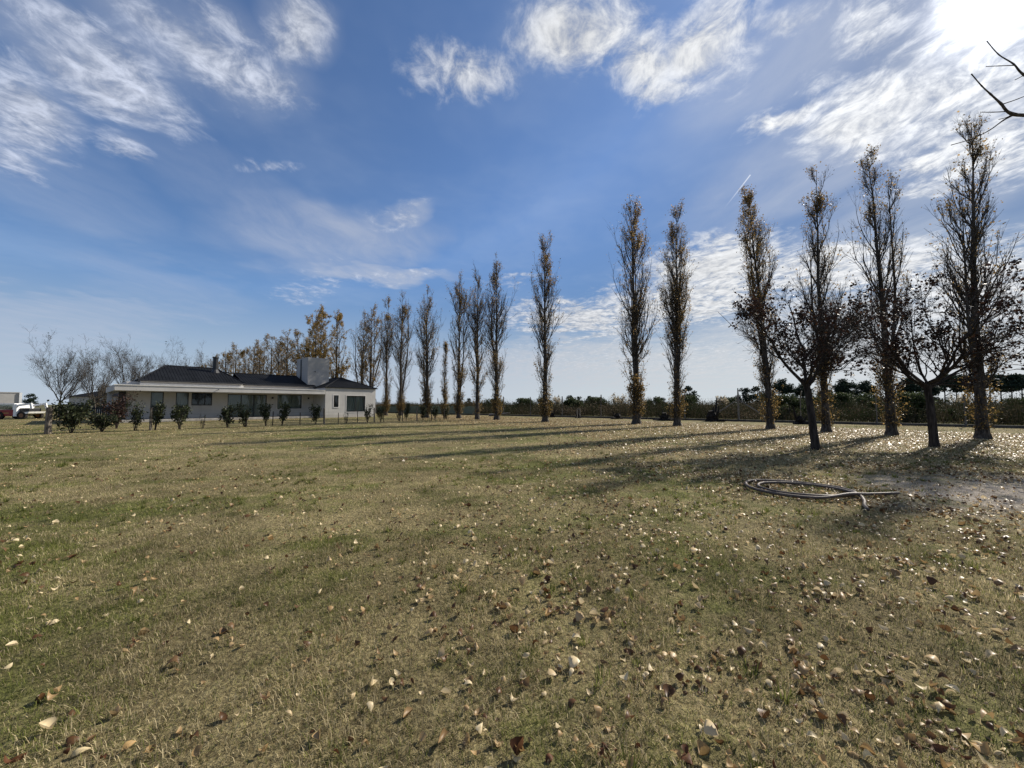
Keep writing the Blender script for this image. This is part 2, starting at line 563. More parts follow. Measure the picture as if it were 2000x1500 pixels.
# mown lawn: up to the far fence on the right, past the house on the left
FN0, FD = Vector((.5, 47.0, 0)), Vector((.767, -.641, 0))          # far fence line
fa, fb = FN0 + FD * -60, FN0 + FD * 70
lm = np_mesh('lawn', [(-160, -20, 0), (fb.x, -20, 0), (fb.x, fb.y, 0), (fa.x, fa.y, 0), (-160, 90, 0)], [[(0, 1, 2, 3, 4)]])
tag(link('lawn', lm, M['lawn']), kind='structure')

rng = np.random.default_rng(7)


def vnoise(x, y, s, seed):
    """cheap smooth noise in 0..1"""
    r = np.random.default_rng(seed)
    a = np.zeros_like(x)
    for k in range(5):
        an = r.uniform(0, 6.28)
        f = s * r.uniform(.6, 1.7)
        a += np.sin((x * math.cos(an) + y * math.sin(an)) * f + r.uniform(0, 6.28))
    return np.clip(.5 + a / 6, 0, 1)


def sstep(x, a, b):
    t = np.clip((x - a) / (b - a), 0, 1)
    return t * t * (3 - 2 * t)


def dirt_at(x, y):
    return .85 * np.clip(1.25 - ((x - DIRT_C[0]) / DIRT_R[0]) ** 2 - ((y - DIRT_C[1]) / DIRT_R[1]) ** 2 + (vnoise(x, y, 3, 5) - .5), 0, 1)


def wedge(n, y0, y1, half=1.48):
    """points spread evenly over the ground in front of the camera"""
    y = np.sqrt(rng.uniform(y0 ** 2, y1 ** 2, n))
    return rng.uniform(-half, half, n) * y, y


def blades(n, y0, y1, length, width, segs):
    x, y = wedge(n, y0, y1)
    keep = rng.uniform(0, 1, n) > dirt_at(x, y) * 1.05
    clump = vnoise(x, y, 9, 3) * .6 + vnoise(x, y, 31, 4) * .4
    keep &= rng.uniform(0, 1, n) < .15 + 1.35 * clump
    x, y, clump = x[keep], y[keep], clump[keep]
    n = len(x)
    L = length * rng.uniform(.5, 1.6, n) * (.45 + 1.1 * clump ** 1.5)
    w = width * rng.uniform(.5, 1.3, n)
    a = rng.uniform(0, 2 * np.pi, n)
    tilt = np.clip(rng.normal(1.0, .38, n), .1, 1.5)
    hx, hy = np.cos(a), np.sin(a)
    wx, wy = -hy * w / 2, hx * w / 2
    reach, up = L * np.sin(tilt), L * np.cos(tilt) + .004
    t = rng.uniform(0, 1, n)
    if segs == 1:
        V = np.stack([np.stack([x - wx, y - wy, np.full(n, -.002)], 1), np.stack([x + wx, y + wy, np.full(n, -.002)], 1),
                      np.stack([x + hx * reach, y + hy * reach, up], 1)], 1)
        F = [np.arange(n * 3).reshape(n, 3)]
    else:
        V = np.stack([np.stack([x - wx, y - wy, np.full(n, -.002)], 1), np.stack([x + wx, y + wy, np.full(n, -.002)], 1),
                      np.stack([x + hx * reach * .45 + wx * .8, y + hy * reach * .45 + wy * .8, up * .75], 1),
                      np.stack([x + hx * reach * .45 - wx * .8, y + hy * reach * .45 - wy * .8, up * .75], 1),
                      np.stack([x + hx * reach, y + hy * reach, up], 1)], 1)
        i = np.arange(n)[:, None] * 5
        F = [i + np.array([[0, 1, 2, 3]]), i + np.array([[3, 2, 4]])]
    k = V.shape[1]
    return V.reshape(-1, 3), F, np.repeat(t, k)


def join(parts):
    V, F, T, b = [], [], [], 0
    for v, f, t in parts:
        V.append(v)
        F += [a + b for a in f]
        T.append(t)
        b += len(v)
    return np.concatenate(V), F, np.concatenate(T)


def tufts(n):
    """taller green tufts and flat weeds that stand out of the mown turf"""
    x, y = wedge(n * 3, 1.3, 11.0)
    sel = np.argsort(-vnoise(x, y, 1.3, 41) - .35 * rng.uniform(0, 1, n * 3))[:n]
    per = 26
    cx_, cy_ = np.repeat(x[sel], per), np.repeat(y[sel], per)
    m = n * per
    rad_ = np.repeat(rng.uniform(.015, .075, n), per)
    a = rng.uniform(0, 2 * np.pi, m)
    bx_, by_ = cx_ + np.cos(a) * rad_ * rng.uniform(0, 1, m), cy_ + np.sin(a) * rad_ * rng.uniform(0, 1, m)
    L = np.repeat(rng.uniform(.03, .085, n), per) * rng.uniform(.5, 1.2, m)
    ti = rng.uniform(.2, 1.15, m)
    w = .0028 + .0012 * cy_ / 3
    V = np.stack([np.stack([bx_ - np.sin(a) * w, by_ + np.cos(a) * w, np.full(m, -.002)], 1), np.stack([bx_ + np.sin(a) * w, by_ - np.cos(a) * w, np.full(m, -.002)], 1),
                  np.stack([bx_ + np.cos(a) * L * np.sin(ti), by_ + np.sin(a) * L * np.sin(ti), L * np.cos(ti) + .006], 1)], 1).reshape(-1, 3)
    # tint chosen so that the blade colour falls on the green side
    return V, [np.arange(m * 3).reshape(m, 3)], np.repeat((np.floor(rng.uniform(2, 30, m)) + .02) / 37.7, 3)


gv, gf, gt = join([blades(270000, 1.0, 4.2, .031, .0026, 2), blades(340000, 4.2, 10.0, .036, .0060, 1), blades(170000, 10.0, 26.0, .05, .015, 1), tufts(420)])
tag(link('grass', np_mesh('grass', gv, gf, tint=gt), M['blade']), 'short dry mown grass covering the lawn', 'grass', kind='stuff')

# ------------------------------------------------------------------ fallen leaves
PN0, PD = np.array([19.25, 15.81]), np.array([-.70, .713])          # poplar row


def litter_density(x, y):
    off = (x - PN0[0]) * .713 + (y - PN0[1]) * .70                   # + is behind the row
    carpet = 230 * np.exp(-((off + 1.0) / 4.6) ** 2) * sstep(x, -14, -4)
    right = 78 * sstep(x - .12 * y, -3.0, 4.0) * np.exp(-np.clip(y - 9, 0, 50) / 14)
    near = 30 * np.exp(-(y / 4.5) ** 2)
    patch = .18 + 1.5 * (.6 * vnoise(x, y, 1.7, 11) + .4 * vnoise(x, y, 5.5, 12)) ** 1.6 * 1.7
    return (6 + near + right + carpet) * 1.75 * patch * (1 - .75 * dirt_at(x, y)) * (off < 5.2)


def litter_points(n, y0, y1, peak):
    x, y = wedge(n, y0, y1)
    area = 1.48 * (y1 ** 2 - y0 ** 2)
    keep = rng.uniform(0, 1, n) < litter_density(x, y) * area / n
    return x[keep], y[keep]


def leaf_shape(curl, fold, nl=5):
    """a curled poplar leaf: rows across a spade outline, length 1 along x"""
    w = [.06, .40, .46, .30, .02][:nl]
    xs = [0, .22, .45, .75, 1.0]
    V = []
    for x, h in zip(xs, w):
        zc = curl * (x - .45) ** 2
        V += [(x - .5, -h, zc + fold * h), (x - .5, 0, zc), (x - .5, h, zc + fold * h * 1.2)]
    F = []
    for i in range(len(xs) - 1):
        F += [(3 * i, 3 * i + 3, 3 * i + 4, 3 * i + 1), (3 * i + 1, 3 * i + 4, 3 * i + 5, 3 * i + 2)]
    return np.array(V), np.array(F)


def litter_mesh(x, y, size, rich):
    n = len(x)
    if rich:
        shapes = [leaf_shape(c, f) for c, f in ((1.1, .5), (.5, .9), (-.8, .35), (1.6, .2))]
        Fs = shapes[0][1]
        S = np.stack([s[0] for s in shapes])[rng.integers(0, 4, n)]
    else:
        S = np.array([(-.5, 0, .12), (0, -.42, .30), (.5, 0, .1), (0, .42, .34)])[None].repeat(n, 0)
        S = S * rng.uniform(.7, 1.3, (n, 1, 1))
        Fs = np.array([(0, 1, 2, 3)])
    k = S.shape[1]
    sz = size * np.clip(rng.lognormal(-.12, .33, n), .4, 1.6)
    S = S * sz[:, None, None] * np.stack([np.ones(n), rng.uniform(.4, 1.0, n), rng.uniform(.8, 1.9, n)], 1)[:, None, :]
    a, ti, ro = rng.uniform(0, 6.283, n), rng.normal(0, .34, n), rng.normal(0, .34, n)
    flip = np.where(rng.uniform(0, 1, n) < .4, -1.0, 1.0)
    X, Y, Z = S[..., 0], S[..., 1], S[..., 2] * flip[:, None]
    Y, Z = Y * np.cos(ro)[:, None] - Z * np.sin(ro)[:, None], Y * np.sin(ro)[:, None] + Z * np.cos(ro)[:, None]
    X, Z = X * np.cos(ti)[:, None] + Z * np.sin(ti)[:, None], -X * np.sin(ti)[:, None] + Z * np.cos(ti)[:, None]
    Z = Z - Z.min(1)[:, None] + rng.uniform(-.004, .018, n)[:, None]
    Xr = X * np.cos(a)[:, None] - Y * np.sin(a)[:, None] + x[:, None]
    Yr = X * np.sin(a)[:, None] + Y * np.cos(a)[:, None] + y[:, None]
    V = np.stack([Xr, Yr, Z], -1).reshape(-1, 3)
    F = [(np.arange(n)[:, None, None] * k + Fs[None]).reshape(-1, Fs.shape[1])]
    t = np.clip(rng.beta(.9, .85, n), 0, 1)
    return V, F, np.repeat(t, k)


xa, ya = litter_points(60000, 1.15, 9.0, 0)
order = np.argsort(ya + np.where(np.abs(xa) > 1.36 * ya, 50, 0))
near300, rest = order[:300], order[300:]
xb, yb = litter_points(600000, 9.0, 58.0, 0)
lv, lf, lt = join([litter_mesh(xa[rest], ya[rest], .042, True), litter_mesh(xb, yb, .056, False)])
tag(link('leaf_litter', np_mesh('leaf_litter', lv, lf, tint=lt), M['litter']), 'dry fallen leaves scattered over the lawn out to the trees', 'leaves', kind='stuff')


def one_leaf_mat(name, c, rough):
    m, g = mat_new(name)
    p = g.n('ShaderNodeTexCoord').outputs['Object']
    vein = g.m('ABSOLUTE', g.sep(p)[1])
    n = g.noise(p, 60, 4, .6)
    rnd = g.n('ShaderNodeObjectInfo').outputs['Random']
    k = g.m('MULTIPLY', g.ramp(n, .3, .7, .72, 1.12), g.m('MULTIPLY_ADD', rnd, .5, .75))
    cc = g.v('MULTIPLY', c, g.xyz(k, k, k))
    cc = g.mix(g.ramp(vein, .0012, .0004, 0, .35), cc, (c[0] * 1.2, c[1] * 1.1, c[2], 1))
    s1 = princ(g, cc, rough, .15)
    tr = g.n('ShaderNodeBsdfTranslucent')
    g.t.links.new(cc, tr.inputs[0])
    mx = g.n('ShaderNodeMixShader')
    mx.inputs[0].default_value = .25
    g.t.links.new(s1, mx.inputs[1])
    g.t.links.new(tr.outputs[0], mx.inputs[2])
    finish(g, mx.outputs[0])
    return m


LEAF_KINDS = [('pale cream dry leaf lying curled on the grass near the camera', one_leaf_mat('leaf_cream', (.68, .55, .31), .5)),
              ('tan dry leaf lying on the grass near the camera', one_leaf_mat('leaf_tan', (.42, .275, .12), .5)),
              ('dark brown dry leaf lying on the grass near the camera', one_leaf_mat('leaf_brown', (.12, .052, .024), .55))]
protos = []
for li, (lab, lmat) in enumerate(LEAF_KINDS):
    for c, f in ((1.1, .5), (.5, .9), (-.8, .35), (1.6, .2)):
        v, F = leaf_shape(c, f)
        v = v * .043
        stem = np.array([(-.0215, -.001, v[1, 2]), (-.0215, .001, v[1, 2]), (-.042, 0, v[1, 2] + .012)])
        me = np_mesh('fallen_leaf', np.concatenate([v, stem]), [F, [(15, 16, 17)]], smooth=True)
        me.materials.append(lmat)
        protos.append((li, me))
for i in near300:
    li = rng.choice(3, p=[.30, .36, .34])
    shp = rng.integers(0, 4)
    me = protos[li * 4 + shp][1]
    o = link('fallen_leaf', me)
    s = float(np.clip(rng.lognormal(-.16, .32), .42, 1.6))
    o.scale = (s, s * rng.uniform(.4, 1.0), s * rng.uniform(.8, 2.0))
    tx, ty = rng.normal(0, .3), rng.normal(0, .3)
    if rng.uniform() < .35:
        tx += math.pi
    o.rotation_euler = (tx, ty, rng.uniform(0, 6.28))
    o.location = (xa[i], ya[i], .010 + .02 * abs(ty) + .02 * abs(math.sin(tx)))
    px, z = xa[i] / ya[i], ya[i]
    side = ['at the far left of near grass', 'on the left of near grass', 'left of centre on near grass', 'right of centre on near grass', 'on the right of near grass', 'at the far right of near grass'][int(np.clip((px + 1.36) / 2.72 * 6, 0, 5))]
    word = ['small', 'mid-sized', 'large'][0 if s < .75 else 1 if s < 1.05 else 2]
    row = 'front row, ' if z < 1.75 else 'second row, ' if z < 2.15 else ''
    pose = 'upturned ' if abs(tx) > 1.5 else ''
    tag(o, f"{word} {['cupped', 'folded', 'humped', 'rolled'][shp]} {pose}{['pale cream', 'tan', 'dark brown'][li]} leaf, {row}{side}", 'leaf', ['pale cream leaves on the near grass', 'tan leaves on the near grass', 'dark brown leaves on the near grass'][li])


# ------------------------------------------------------------------ the white house
def plaster(name, c):
    m, g = mat_new(name)
    p = g.n('ShaderNodeTexCoord').outputs['Object']
    n = g.noise(p, .8, 5, .6)
    st = g.noise(g.v('MULTIPLY', p, (3, 3, .25)), 1.5, 4, .6)
    k = g.m('MULTIPLY', g.ramp(n, .3, .7, .90, 1.06), g.ramp(st, .5, .8, 1.0, .88))
    z = g.sep(p)[2]
    cc = g.v('MULTIPLY', c, g.xyz(k, k, k))
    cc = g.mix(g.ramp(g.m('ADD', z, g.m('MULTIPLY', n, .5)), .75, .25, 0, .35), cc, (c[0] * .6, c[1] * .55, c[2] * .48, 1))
    finish(g, princ(g, cc, .9, .15, 0, g.noise(p, 45, 4), .35, .006))
    return m


def roof_metal():
    m, g = mat_new('roof_metal')
    p = g.n('ShaderNodeTexCoord').outputs['Object']
    x, y, z = g.sep(p)
    n = g.noise(p, 1.1, 5, .6)
    k = g.ramp(n, .3, .7, .75, 1.3)
    cc = g.v('MULTIPLY', (.011, .012, .014), g.xyz(k, k, k))
    finish(g, princ(g, cc, .7, .06, .0, g.noise(p, 14, 3), .15, .01))
    return m


def glass_mat(name, c):
    m, g = mat_new(name)
    b = g.n('ShaderNodeBsdfGlossy')
    b.inputs['Roughness'].default_value = .03
    b.inputs[0].default_value = (.9, .95, .95, 1)
    t = g.n('ShaderNodeBsdfTransparent')
    t.inputs[0].default_value = c + (1,)
    fr = g.n('ShaderNodeFresnel')
    fr.inputs[0].default_value = 1.5
    mx = g.n('ShaderNodeMixShader')
    g.t.links.new(g.m('MULTIPLY', fr.outputs[0], .8), mx.inputs[0])
    g.t.links.new(t.outputs[0], mx.inputs[1])
    g.t.links.new(b.outputs[0], mx.inputs[2])
    finish(g, mx.outputs[0])
    return m


def curtain_mat():
    m, g = mat_new('curtain')
    p = g.n('ShaderNodeTexCoord').outputs['Object']
    n = g.noise(p, 2, 3)
    cc = g.mix(n, (.46, .48, .46, 1), (.60, .61, .59, 1))
    finish(g, princ(g, cc, .9, .1))
    return m


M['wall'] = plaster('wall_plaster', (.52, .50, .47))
M['tower'] = plaster('tower_render', (.37, .36, .34))
M['band'] = simple('white_band', (.66, .64, .60), .7, .2, var=.08)
M['roof'] = roof_metal()
M['frame'] = simple('dark_frame', (.018, .019, .021), .45, .4, var=.15)
M['glass'] = glass_mat('window_glass', (.76, .79, .78))
M['curtain'] = curtain_mat()
M['slab'] = simple('floor_slab', (.36, .33, .29), .85, .2, bump=.3)
M['inside'] = simple('room_inside', (.10, .095, .085), .9, .1)
M['lamp'] = simple('lamp_metal', (.02, .02, .022), .4, .4)
M['trim'] = simple('window_trim', (.58, .56, .53), .75, .2, var=.06)

HOUSE = empty('house', (-19.6, 40.4, 0), R(49))
tag(HOUSE, 'single-storey white house with dark metal roof, square tower and long flat porch roof', 'house')
H = HOUSE
# local axes: x along the front (to the right), y into the house, z up


def wall_y(name, x0, x1, y0, y1, z0, z1, holes, mat):
    """wall slab along x with rectangular openings (a, b, za, zb)"""
    mb = MB()
    cuts = sorted({x0, x1} | {h[0] for h in holes} | {h[1] for h in holes})
    for a, b in zip(cuts, cuts[1:]):
        hs = [h for h in holes if h[0] <= a + 1e-6 and h[1] >= b - 1e-6]
        if not hs:
            mb.box(a, b, y0, y1, z0, z1)
        else:
            h = hs[0]
            if h[2] > z0 + 1e-4: mb.box(a, b, y0, y1, z0, h[2])
            if h[3] < z1 - 1e-4: mb.box(a, b, y0, y1, h[3], z1)
    return mb.build(name, mat, H)


def window(kind, x0, x1, y, z0, z1, panels=2, curtain=True, solid=0.0, trim=False, label=None):
    """frame set in a wall opening at depth y: frame, panes, mullions, curtain behind"""
    t = .06
    mb = MB()
    mb.box(x0, x0 + t, y, y + .07, z0, z1).box(x1 - t, x1, y, y + .07, z0, z1)
    mb.box(x0 + t, x1 - t, y, y + .07, z1 - t, z1).box(x0 + t, x1 - t, y, y + .07, z0, z0 + t)
    w = mb.build(kind, M['frame'], H)
    if label: w['label'] = label
    pw = (x1 - x0 - 2 * t) / panels
    zb = z0 + t + solid
    if solid:
        MB().box(x0 + t, x1 - t, y + .015, y + .05, z0 + t, zb).build('panel', M['frame'], w)
    for i in range(panels):
        a, b = x0 + t + i * pw, x0 + t + (i + 1) * pw
        if i:
            MB().box(a - .035, a + .035, y + .01, y + .06, zb, z1 - t).build('mullion', M['frame'], w)
        MB().box(a + (.036 if i else .001), b - (.036 if i < panels - 1 else .001), y + .03, y + .038, zb + .002, z1 - t - .002).build('pane', M['glass'], w)
    if curtain:
        n = max(8, int((x1 - x0) / .05))
        xs = np.linspace(x0 + .02, x1 - .02, n)
        ys = y + .26 + .035 * np.sin(xs * 38 + np.sin(xs * 7) * 2)
        V = [(a, b, z0 + .04) for a, b in zip(xs, ys)] + [(a, b, z1 + .03) for a, b in zip(xs, ys)]
        F = [(i, i + 1, n + i + 1, n + i) for i in range(n - 1)]
        link('curtain', np_mesh('curtain', V, [F], smooth=True), M['curtain'], w)
    else:
        MB().box(x0 - .05, x1 + .05, y + 1.2, y + 1.25, z0 - .05, z1 + .05).build('room_wall', M['inside'], w)
    if trim:
        mb = MB()
        mb.box(x0 - .09, x0, y - .118, y - .015, z0 - .09, z1 + .09).box(x1, x1 + .09, y - .118, y - .015, z0 - .09, z1 + .09)
        mb.box(x0, x1, y - .118, y - .015, z1, z1 + .09).box(x0, x1, y - .135, y - .015, z0 - .09, z0)
        mb.build('trim', M['trim'], w)
    return w


# floor slab and porch step
MB().box(-15.9, .0 - .02, .35, 3.0, 0.0, .20).build('porch_slab', M['slab'], H, bevel=.02)
MB().box(-14.5, 5.5, 3.25, 8.8, .0, .15).build('floor', M['slab'], H)
# main wall behind the porch
holes = [(-13.13, -12.31, .22, 2.50), (-11.52, -10.64, .22, 2.48), (-10.45, -8.96, 1.31, 2.50), (-7.78, -4.51, .22, 2.38), (-3.56, -1.20, .97, 2.40)]
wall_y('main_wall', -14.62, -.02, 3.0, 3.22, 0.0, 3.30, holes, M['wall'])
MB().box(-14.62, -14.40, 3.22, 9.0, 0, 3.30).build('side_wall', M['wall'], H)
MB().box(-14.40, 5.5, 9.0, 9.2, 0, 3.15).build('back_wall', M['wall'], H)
w = window('door', -13.13, -12.31, 3.08, .22, 2.50, 1, True, .95, label='dark door with a pale glass upper half, left end')
MB().tube([(-13.02, 3.05, 1.16), (-12.90, 3.03, 1.16)], .014).build('handle', M['trim'], w)
w = window('door', -11.52, -10.64, 3.08, .22, 2.48, 1, True, .98, label='dark door with a glass upper half beside the window')
MB().tube([(-11.42, 3.05, 1.18), (-11.30, 3.03, 1.18)], .014).build('handle', M['trim'], w)
window('window', -10.45, -8.96, 3.08, 1.31, 2.50, 3, False, label='dark three-pane window next to the doors')
window('sliding_door', -7.78, -4.51, 3.08, .22, 2.38, 3, True, label='wide dark-framed sliding glass door with curtains')
window('window', -3.56, -1.20, 3.08, .97, 2.40, 1, True, trim=True, label='wide curtained window under the porch roof')
# wing at the right with its own hip roof
wall_y('wing_wall', 0.0, 5.70, 0.0, .22, 0.0, 3.18, [(.88, 1.40, 1.12, 2.38), (2.27, 4.45, .60, 2.36)], M['wall'])
MB().box(0.0, .22, .22, 9.0, 0, 3.18).build('wing_side_wall', M['wall'], H)
MB().box(5.48, 5.70, .22, 9.2, 0, 3.18).build('wing_side_wall', M['wall'], H)
window('window', .88, 1.40, .10, 1.12, 2.38, 1, False, trim=True, label='narrow dark window of the right wing')
window('window', 2.27, 4.45, .10, .60, 2.36, 2, True, trim=True, label='two-pane curtained window of the right wing')
# flat porch roof, wrapping round the left end
mb = MB()
mb.prism([(-15.46, -.02), (-.03, -.02), (-.03, 2.98), (-14.64, 2.98), (-14.64, 10.0), (-15.46, 10.0)], 2.46, 2.93)
mb.build('porch_roof', M['wall'], H, bevel=.015)
MB().box(-15.50, .0 - .05, -.06, -.022, 2.86, 2.925).build('porch_edge', M['band'], H)
MB().box(-15.42, -15.12, 8.6, 8.9, 0, 2.46).build('porch_column', M['wall'], H)
MB().box(-15.05, -14.63, 2.7, 2.78, .2, 2.46).build('dark_side_door', M['frame'], H)


# roofs: dark ribbed sheets, each rib a raised strip
def roof_plane(name, a, b, c, dd, ribs=True, thick=.05, parent=None):
    """a-b eave (left to right), c-d ridge (right to left); sheet with raised ribs running up the slope"""
    a, b, c, dd = (Vector(p) for p in (a, b, c, dd))
    nrm = (b - a).cross(dd - a)
    if nrm.length < 1e-6: nrm = (b - a).cross(c - a)
    nrm.normalize()
    lo = [p - nrm * thick for p in (a, b, c, dd)]
    mb = MB()
    mb.poly([a, b, c, dd] + lo, [(0, 1, 2, 3), (7, 6, 5, 4), (0, 4, 5, 1), (1, 5, 6, 2), (2, 6, 7, 3), (3, 7, 4, 0)])
    o = mb.build(name, M['roof'], parent or H)
    if ribs:
        L = (b - a).length
        ax = (b - a) / L
        up = nrm.cross(ax)
        if up.z < 0: up = -up
        cl = [((p - a).dot(ax), (p - a).dot(up)) for p in (a, b, c, dd)]
        rb = MB()
        n = int(L / .22)
        for i in range(1, n):
            s = L * i / n
            top = cl[2][1]
            if s < cl[3][0]: top = cl[3][1] * s / max(cl[3][0], 1e-6)
            if s > cl[2][0]: top = min(top, cl[2][1] * (L - s) / max(L - cl[2][0], 1e-6))
            if top < .15: continue
            p0, p1 = a + ax * s - up * .01, a + ax * s + up * (top - .06)
            q = ax * .022
            h = nrm * .024
            rb.poly([p0 - q, p0 + q, p0 + h, p1 - q, p1 + q, p1 + h], [(0, 1, 2), (3, 5, 4), (0, 2, 5, 3), (2, 1, 4, 5)])
        r = rb.build('roof_ribs', M['roof'], o)
        r['kind'] = 'stuff'
    return o


def ridge_cap(pts, parent=None):
    MB().tube(pts, .06, 6).build('ridge_cap', M['roof'], parent or H)


# left hip roof with the raised white band below its eave
E0 = 3.42
roof_plane('roof', (-14.05, 2.1, E0), (-6.65, 2.1, E0), (-8.2, 6.1, 5.0), (-11.9, 6.1, 5.0))
roof_plane('roof', (-6.65, 2.1, E0), (-6.65, 9.6, E0), (-8.2, 6.11, 5.0), (-8.2, 6.1, 5.0), ribs=False)
roof_plane('roof', (-14.05, 9.6, E0), (-14.05, 2.1, E0), (-11.9, 6.1, 5.0), (-11.9, 6.11, 5.0), ribs=False)
roof_plane('roof', (-6.65, 9.6, E0), (-14.05, 9.6, E0), (-11.9, 6.12, 5.0), (-8.2, 6.12, 5.0), ribs=False)
ridge_cap([(-11.9, 6.1, 5.0), (-8.2, 6.1, 5.0)])
ridge_cap([(-14.05, 2.1, E0), (-11.9, 6.1, 5.0)])
ridge_cap([(-6.65, 2.1, E0), (-8.2, 6.1, 5.0)])
MB().box(-13.85, -6.80, 2.30, 2.99, 2.93, 3.34).build('upper_wall', M['wall'], H)
MB().box(-13.90, -6.74, 2.22, 2.297, 3.00, 3.16).build('white_band', M['band'], H)
MB().tube([(-14.05, 2.06, E0 - .06), (-6.65, 2.06, E0 - .06)], .06, 6).build('gutter', M['frame'], H)
# middle roof
roof_plane('roof', (-6.64, 2.45, 3.36), (.05, 2.45, 3.36), (.05, 6.1, 4.62), (-6.64, 6.1, 4.62))
roof_plane('roof', (.05, 9.6, 3.36), (-6.6, 9.6, 3.36), (-6.6, 6.12, 4.62), (.05, 6.12, 4.62), ribs=False)
ridge_cap([(-7.6, 6.1, 4.62), (.05, 6.1, 4.62)])
MB().tube([(-6.64, 2.41, 3.30), (.05, 2.41, 3.30)], .055, 6).build('gutter', M['frame'], H)
MB().box(-6.79, -.03, 2.62, 2.99, 2.94, 3.29).build('upper_wall', M['wall'], H)
# wing hip roof
Z0, Z1 = 3.22, 4.50
roof_plane('wing_roof', (-.12, -.14, Z0), (5.84, -.14, Z0), (2.86, 2.85, Z1), (2.85, 2.85, Z1))
roof_plane('wing_roof', (5.84, -.14, Z0), (5.84, 9.3, Z0), (2.86, 6.1, Z1), (2.86, 2.85, Z1), ribs=False)
roof_plane('wing_roof', (-.12, 9.3, Z0), (-.12, -.14, Z0), (2.85, 2.85, Z1), (2.85, 6.1, Z1), ribs=False)
ridge_cap([(-.12, -.14, Z0), (2.85, 2.85, Z1)])
ridge_cap([(5.84, -.14, Z0), (2.85, 2.85, Z1)])
ridge_cap([(2.85, 2.85, Z1), (2.85, 6.1, Z1)])
# tower, pipes, lamps
MB().box(-.66, 1.64, 3.0, 6.2, 3.32, 6.58).build('tower', M['tower'], H, bevel=.02)
MB().box(-.70, -.663, 4.7, 5.1, 3.9, 6.45).build('tower_slot', M['frame'], H)
MB().tube([(.05, 2.99, 5.05), (.05, 2.8, 5.02), (.02, 2.68, 4.98)], .035, 8).build('water_spout', M['frame'], H)
ch = MB().tube([(-8.42, 5.0, 4.2), (-8.42, 5.0, 5.95)], .22, 12).build('chimney_pipe', M['frame'], H)
MB().tube([(-8.42, 5.0, 5.90), (-8.42, 5.0, 6.0)], .27, 12).build('chimney_cap', M['frame'], ch)
MB().tube([(-8.42, 5.0, 4.45), (-8.42, 5.0, 4.78)], [.38, .23], 12).build('flashing', M['lamp'], ch)
for lx in (-4.02, -.54):
    l = MB().box(lx - .07, lx + .07, 2.88, 2.98, 1.98, 2.16).build('wall_lamp', M['lamp'], H)
    MB().box(lx - .045, lx + .045, 2.90, 2.97, 1.86, 1.978).build('lamp_glass', M['trim'], l)
for lx in (-12.0, -8.6, -4.3, -9.8):
    MB().tube([(lx, 2.5, 2.455), (lx, 2.5, 2.43)], .06, 10).build('ceiling_lamp', M['trim'], H)
MB().tube([(-9.15, -.03, 2.70), (-9.15, -.25, 2.67)], .03, 8).build('water_spout', M['frame'], H)
MB().box(-4.05, -3.93, 2.96, 2.985, 1.35, 1.43).build('wall_socket', M['lamp'], H)

# ------------------------------------------------------------------ far fence: cranked concrete posts, wires, base beam
M['concrete'] = simple('old_concrete', (.17, .155, .135), .9, .2, bump=.5, var=.35)
M['beam'] = simple('base_beam', (.075, .07, .062), .95, .15, bump=.5, var=.35)
M['wire'] = simple('wire', (.05, .048, .045), .8, .1)
M['wood_post'] = bark('wood_post', (.075, .062, .05), (.24, .205, .165))
M['wood_dark'] = bark('wood_dark', (.022, .018, .015), (.085, .07, .055))


def shade_cloth_mat():
    m, g = mat_new('shade_cloth')
    p = g.n('ShaderNodeTexCoord').outputs['Object']
    n = g.noise(p, 1.2, 4)
    c = g.mix(n, (.10, .15, .125, 1), (.20, .27, .235, 1))
    s = princ(g, c, .9, .1)
    t = g.n('ShaderNodeBsdfTransparent')
    mx = g.n('ShaderNodeMixShader')
    mx.inputs[0].default_value = .72
    g.t.links.new(t.outputs[0], mx.inputs[1])
    g.t.links.new(s, mx.inputs[2])
    finish(g, mx.outputs[0])
    return m


M['shade'] = shade_cloth_mat()
FENCE = empty('wire_fence', (FN0.x, FN0.y, 0), math.atan2(FD.y, FD.x))
tag(FENCE, 'wire fence on cranked concrete posts along the far edge of the lawn', 'fence')
rr = random.Random(5)
post_s = [-31.6, -27.5, -23.3, -19.0, -14.8, -10.5, -6.3, -2.0, 2.2, 6.6, 11.3, 15.5, 19.5, 27.8, 32.0, 36.0, 40.2, 44.4]
for s in post_s:
    lean, h = rr.uniform(-.03, .03), rr.uniform(1.85, 2.0)
    dy = rr.uniform(-.05, .02)
    MB().tube([(s, 0, -.1), (s + lean, 0, h), (s + lean + .10, dy - .14, h + .42)], [.075, .065, .05], 4).build('post', M['concrete'], FENCE)
p = MB().tube([(23.7, 0, -.1), (23.7, 0, 1.95), (23.7, 0, 2.75)], [.085, .075, .04], 5).build('corner_post', M['concrete'], FENCE)
for sg in (-1, 1):
    MB().tube([(23.7 + sg * .05, 0, 1.75), (23.7 + sg * 2.35, 0, .12)], .06, 5).build('brace', M['concrete'], FENCE)
for z in (.35, .75, 1.15, 1.55, 1.95):
    pts = []
    for a, b in zip([-31.6, -10.5, 2.2, 15.5, 27.8, 36.0], [-10.5, 2.2, 15.5, 27.8, 36.0, 46.0]):
        pts += [(a, -.07, z), ((a + b) / 2, -.07, z - .03)]
    MB().tube(pts + [(46.0, -.07, z)], .0022, 3).build('wire', M['wire'], FENCE)
MB().box(-32, 46, -.16, .10, -.05, .17).build('base_beam', M['beam'], FENCE, bevel=.02)
xs = np.linspace(-31, -6.4, 90)
top = 1.15 + .06 * np.sin(xs * 1.5) + .03 * np.sin(xs * 6)
yy = -.10 + .05 * np.sin(xs * 2.2)
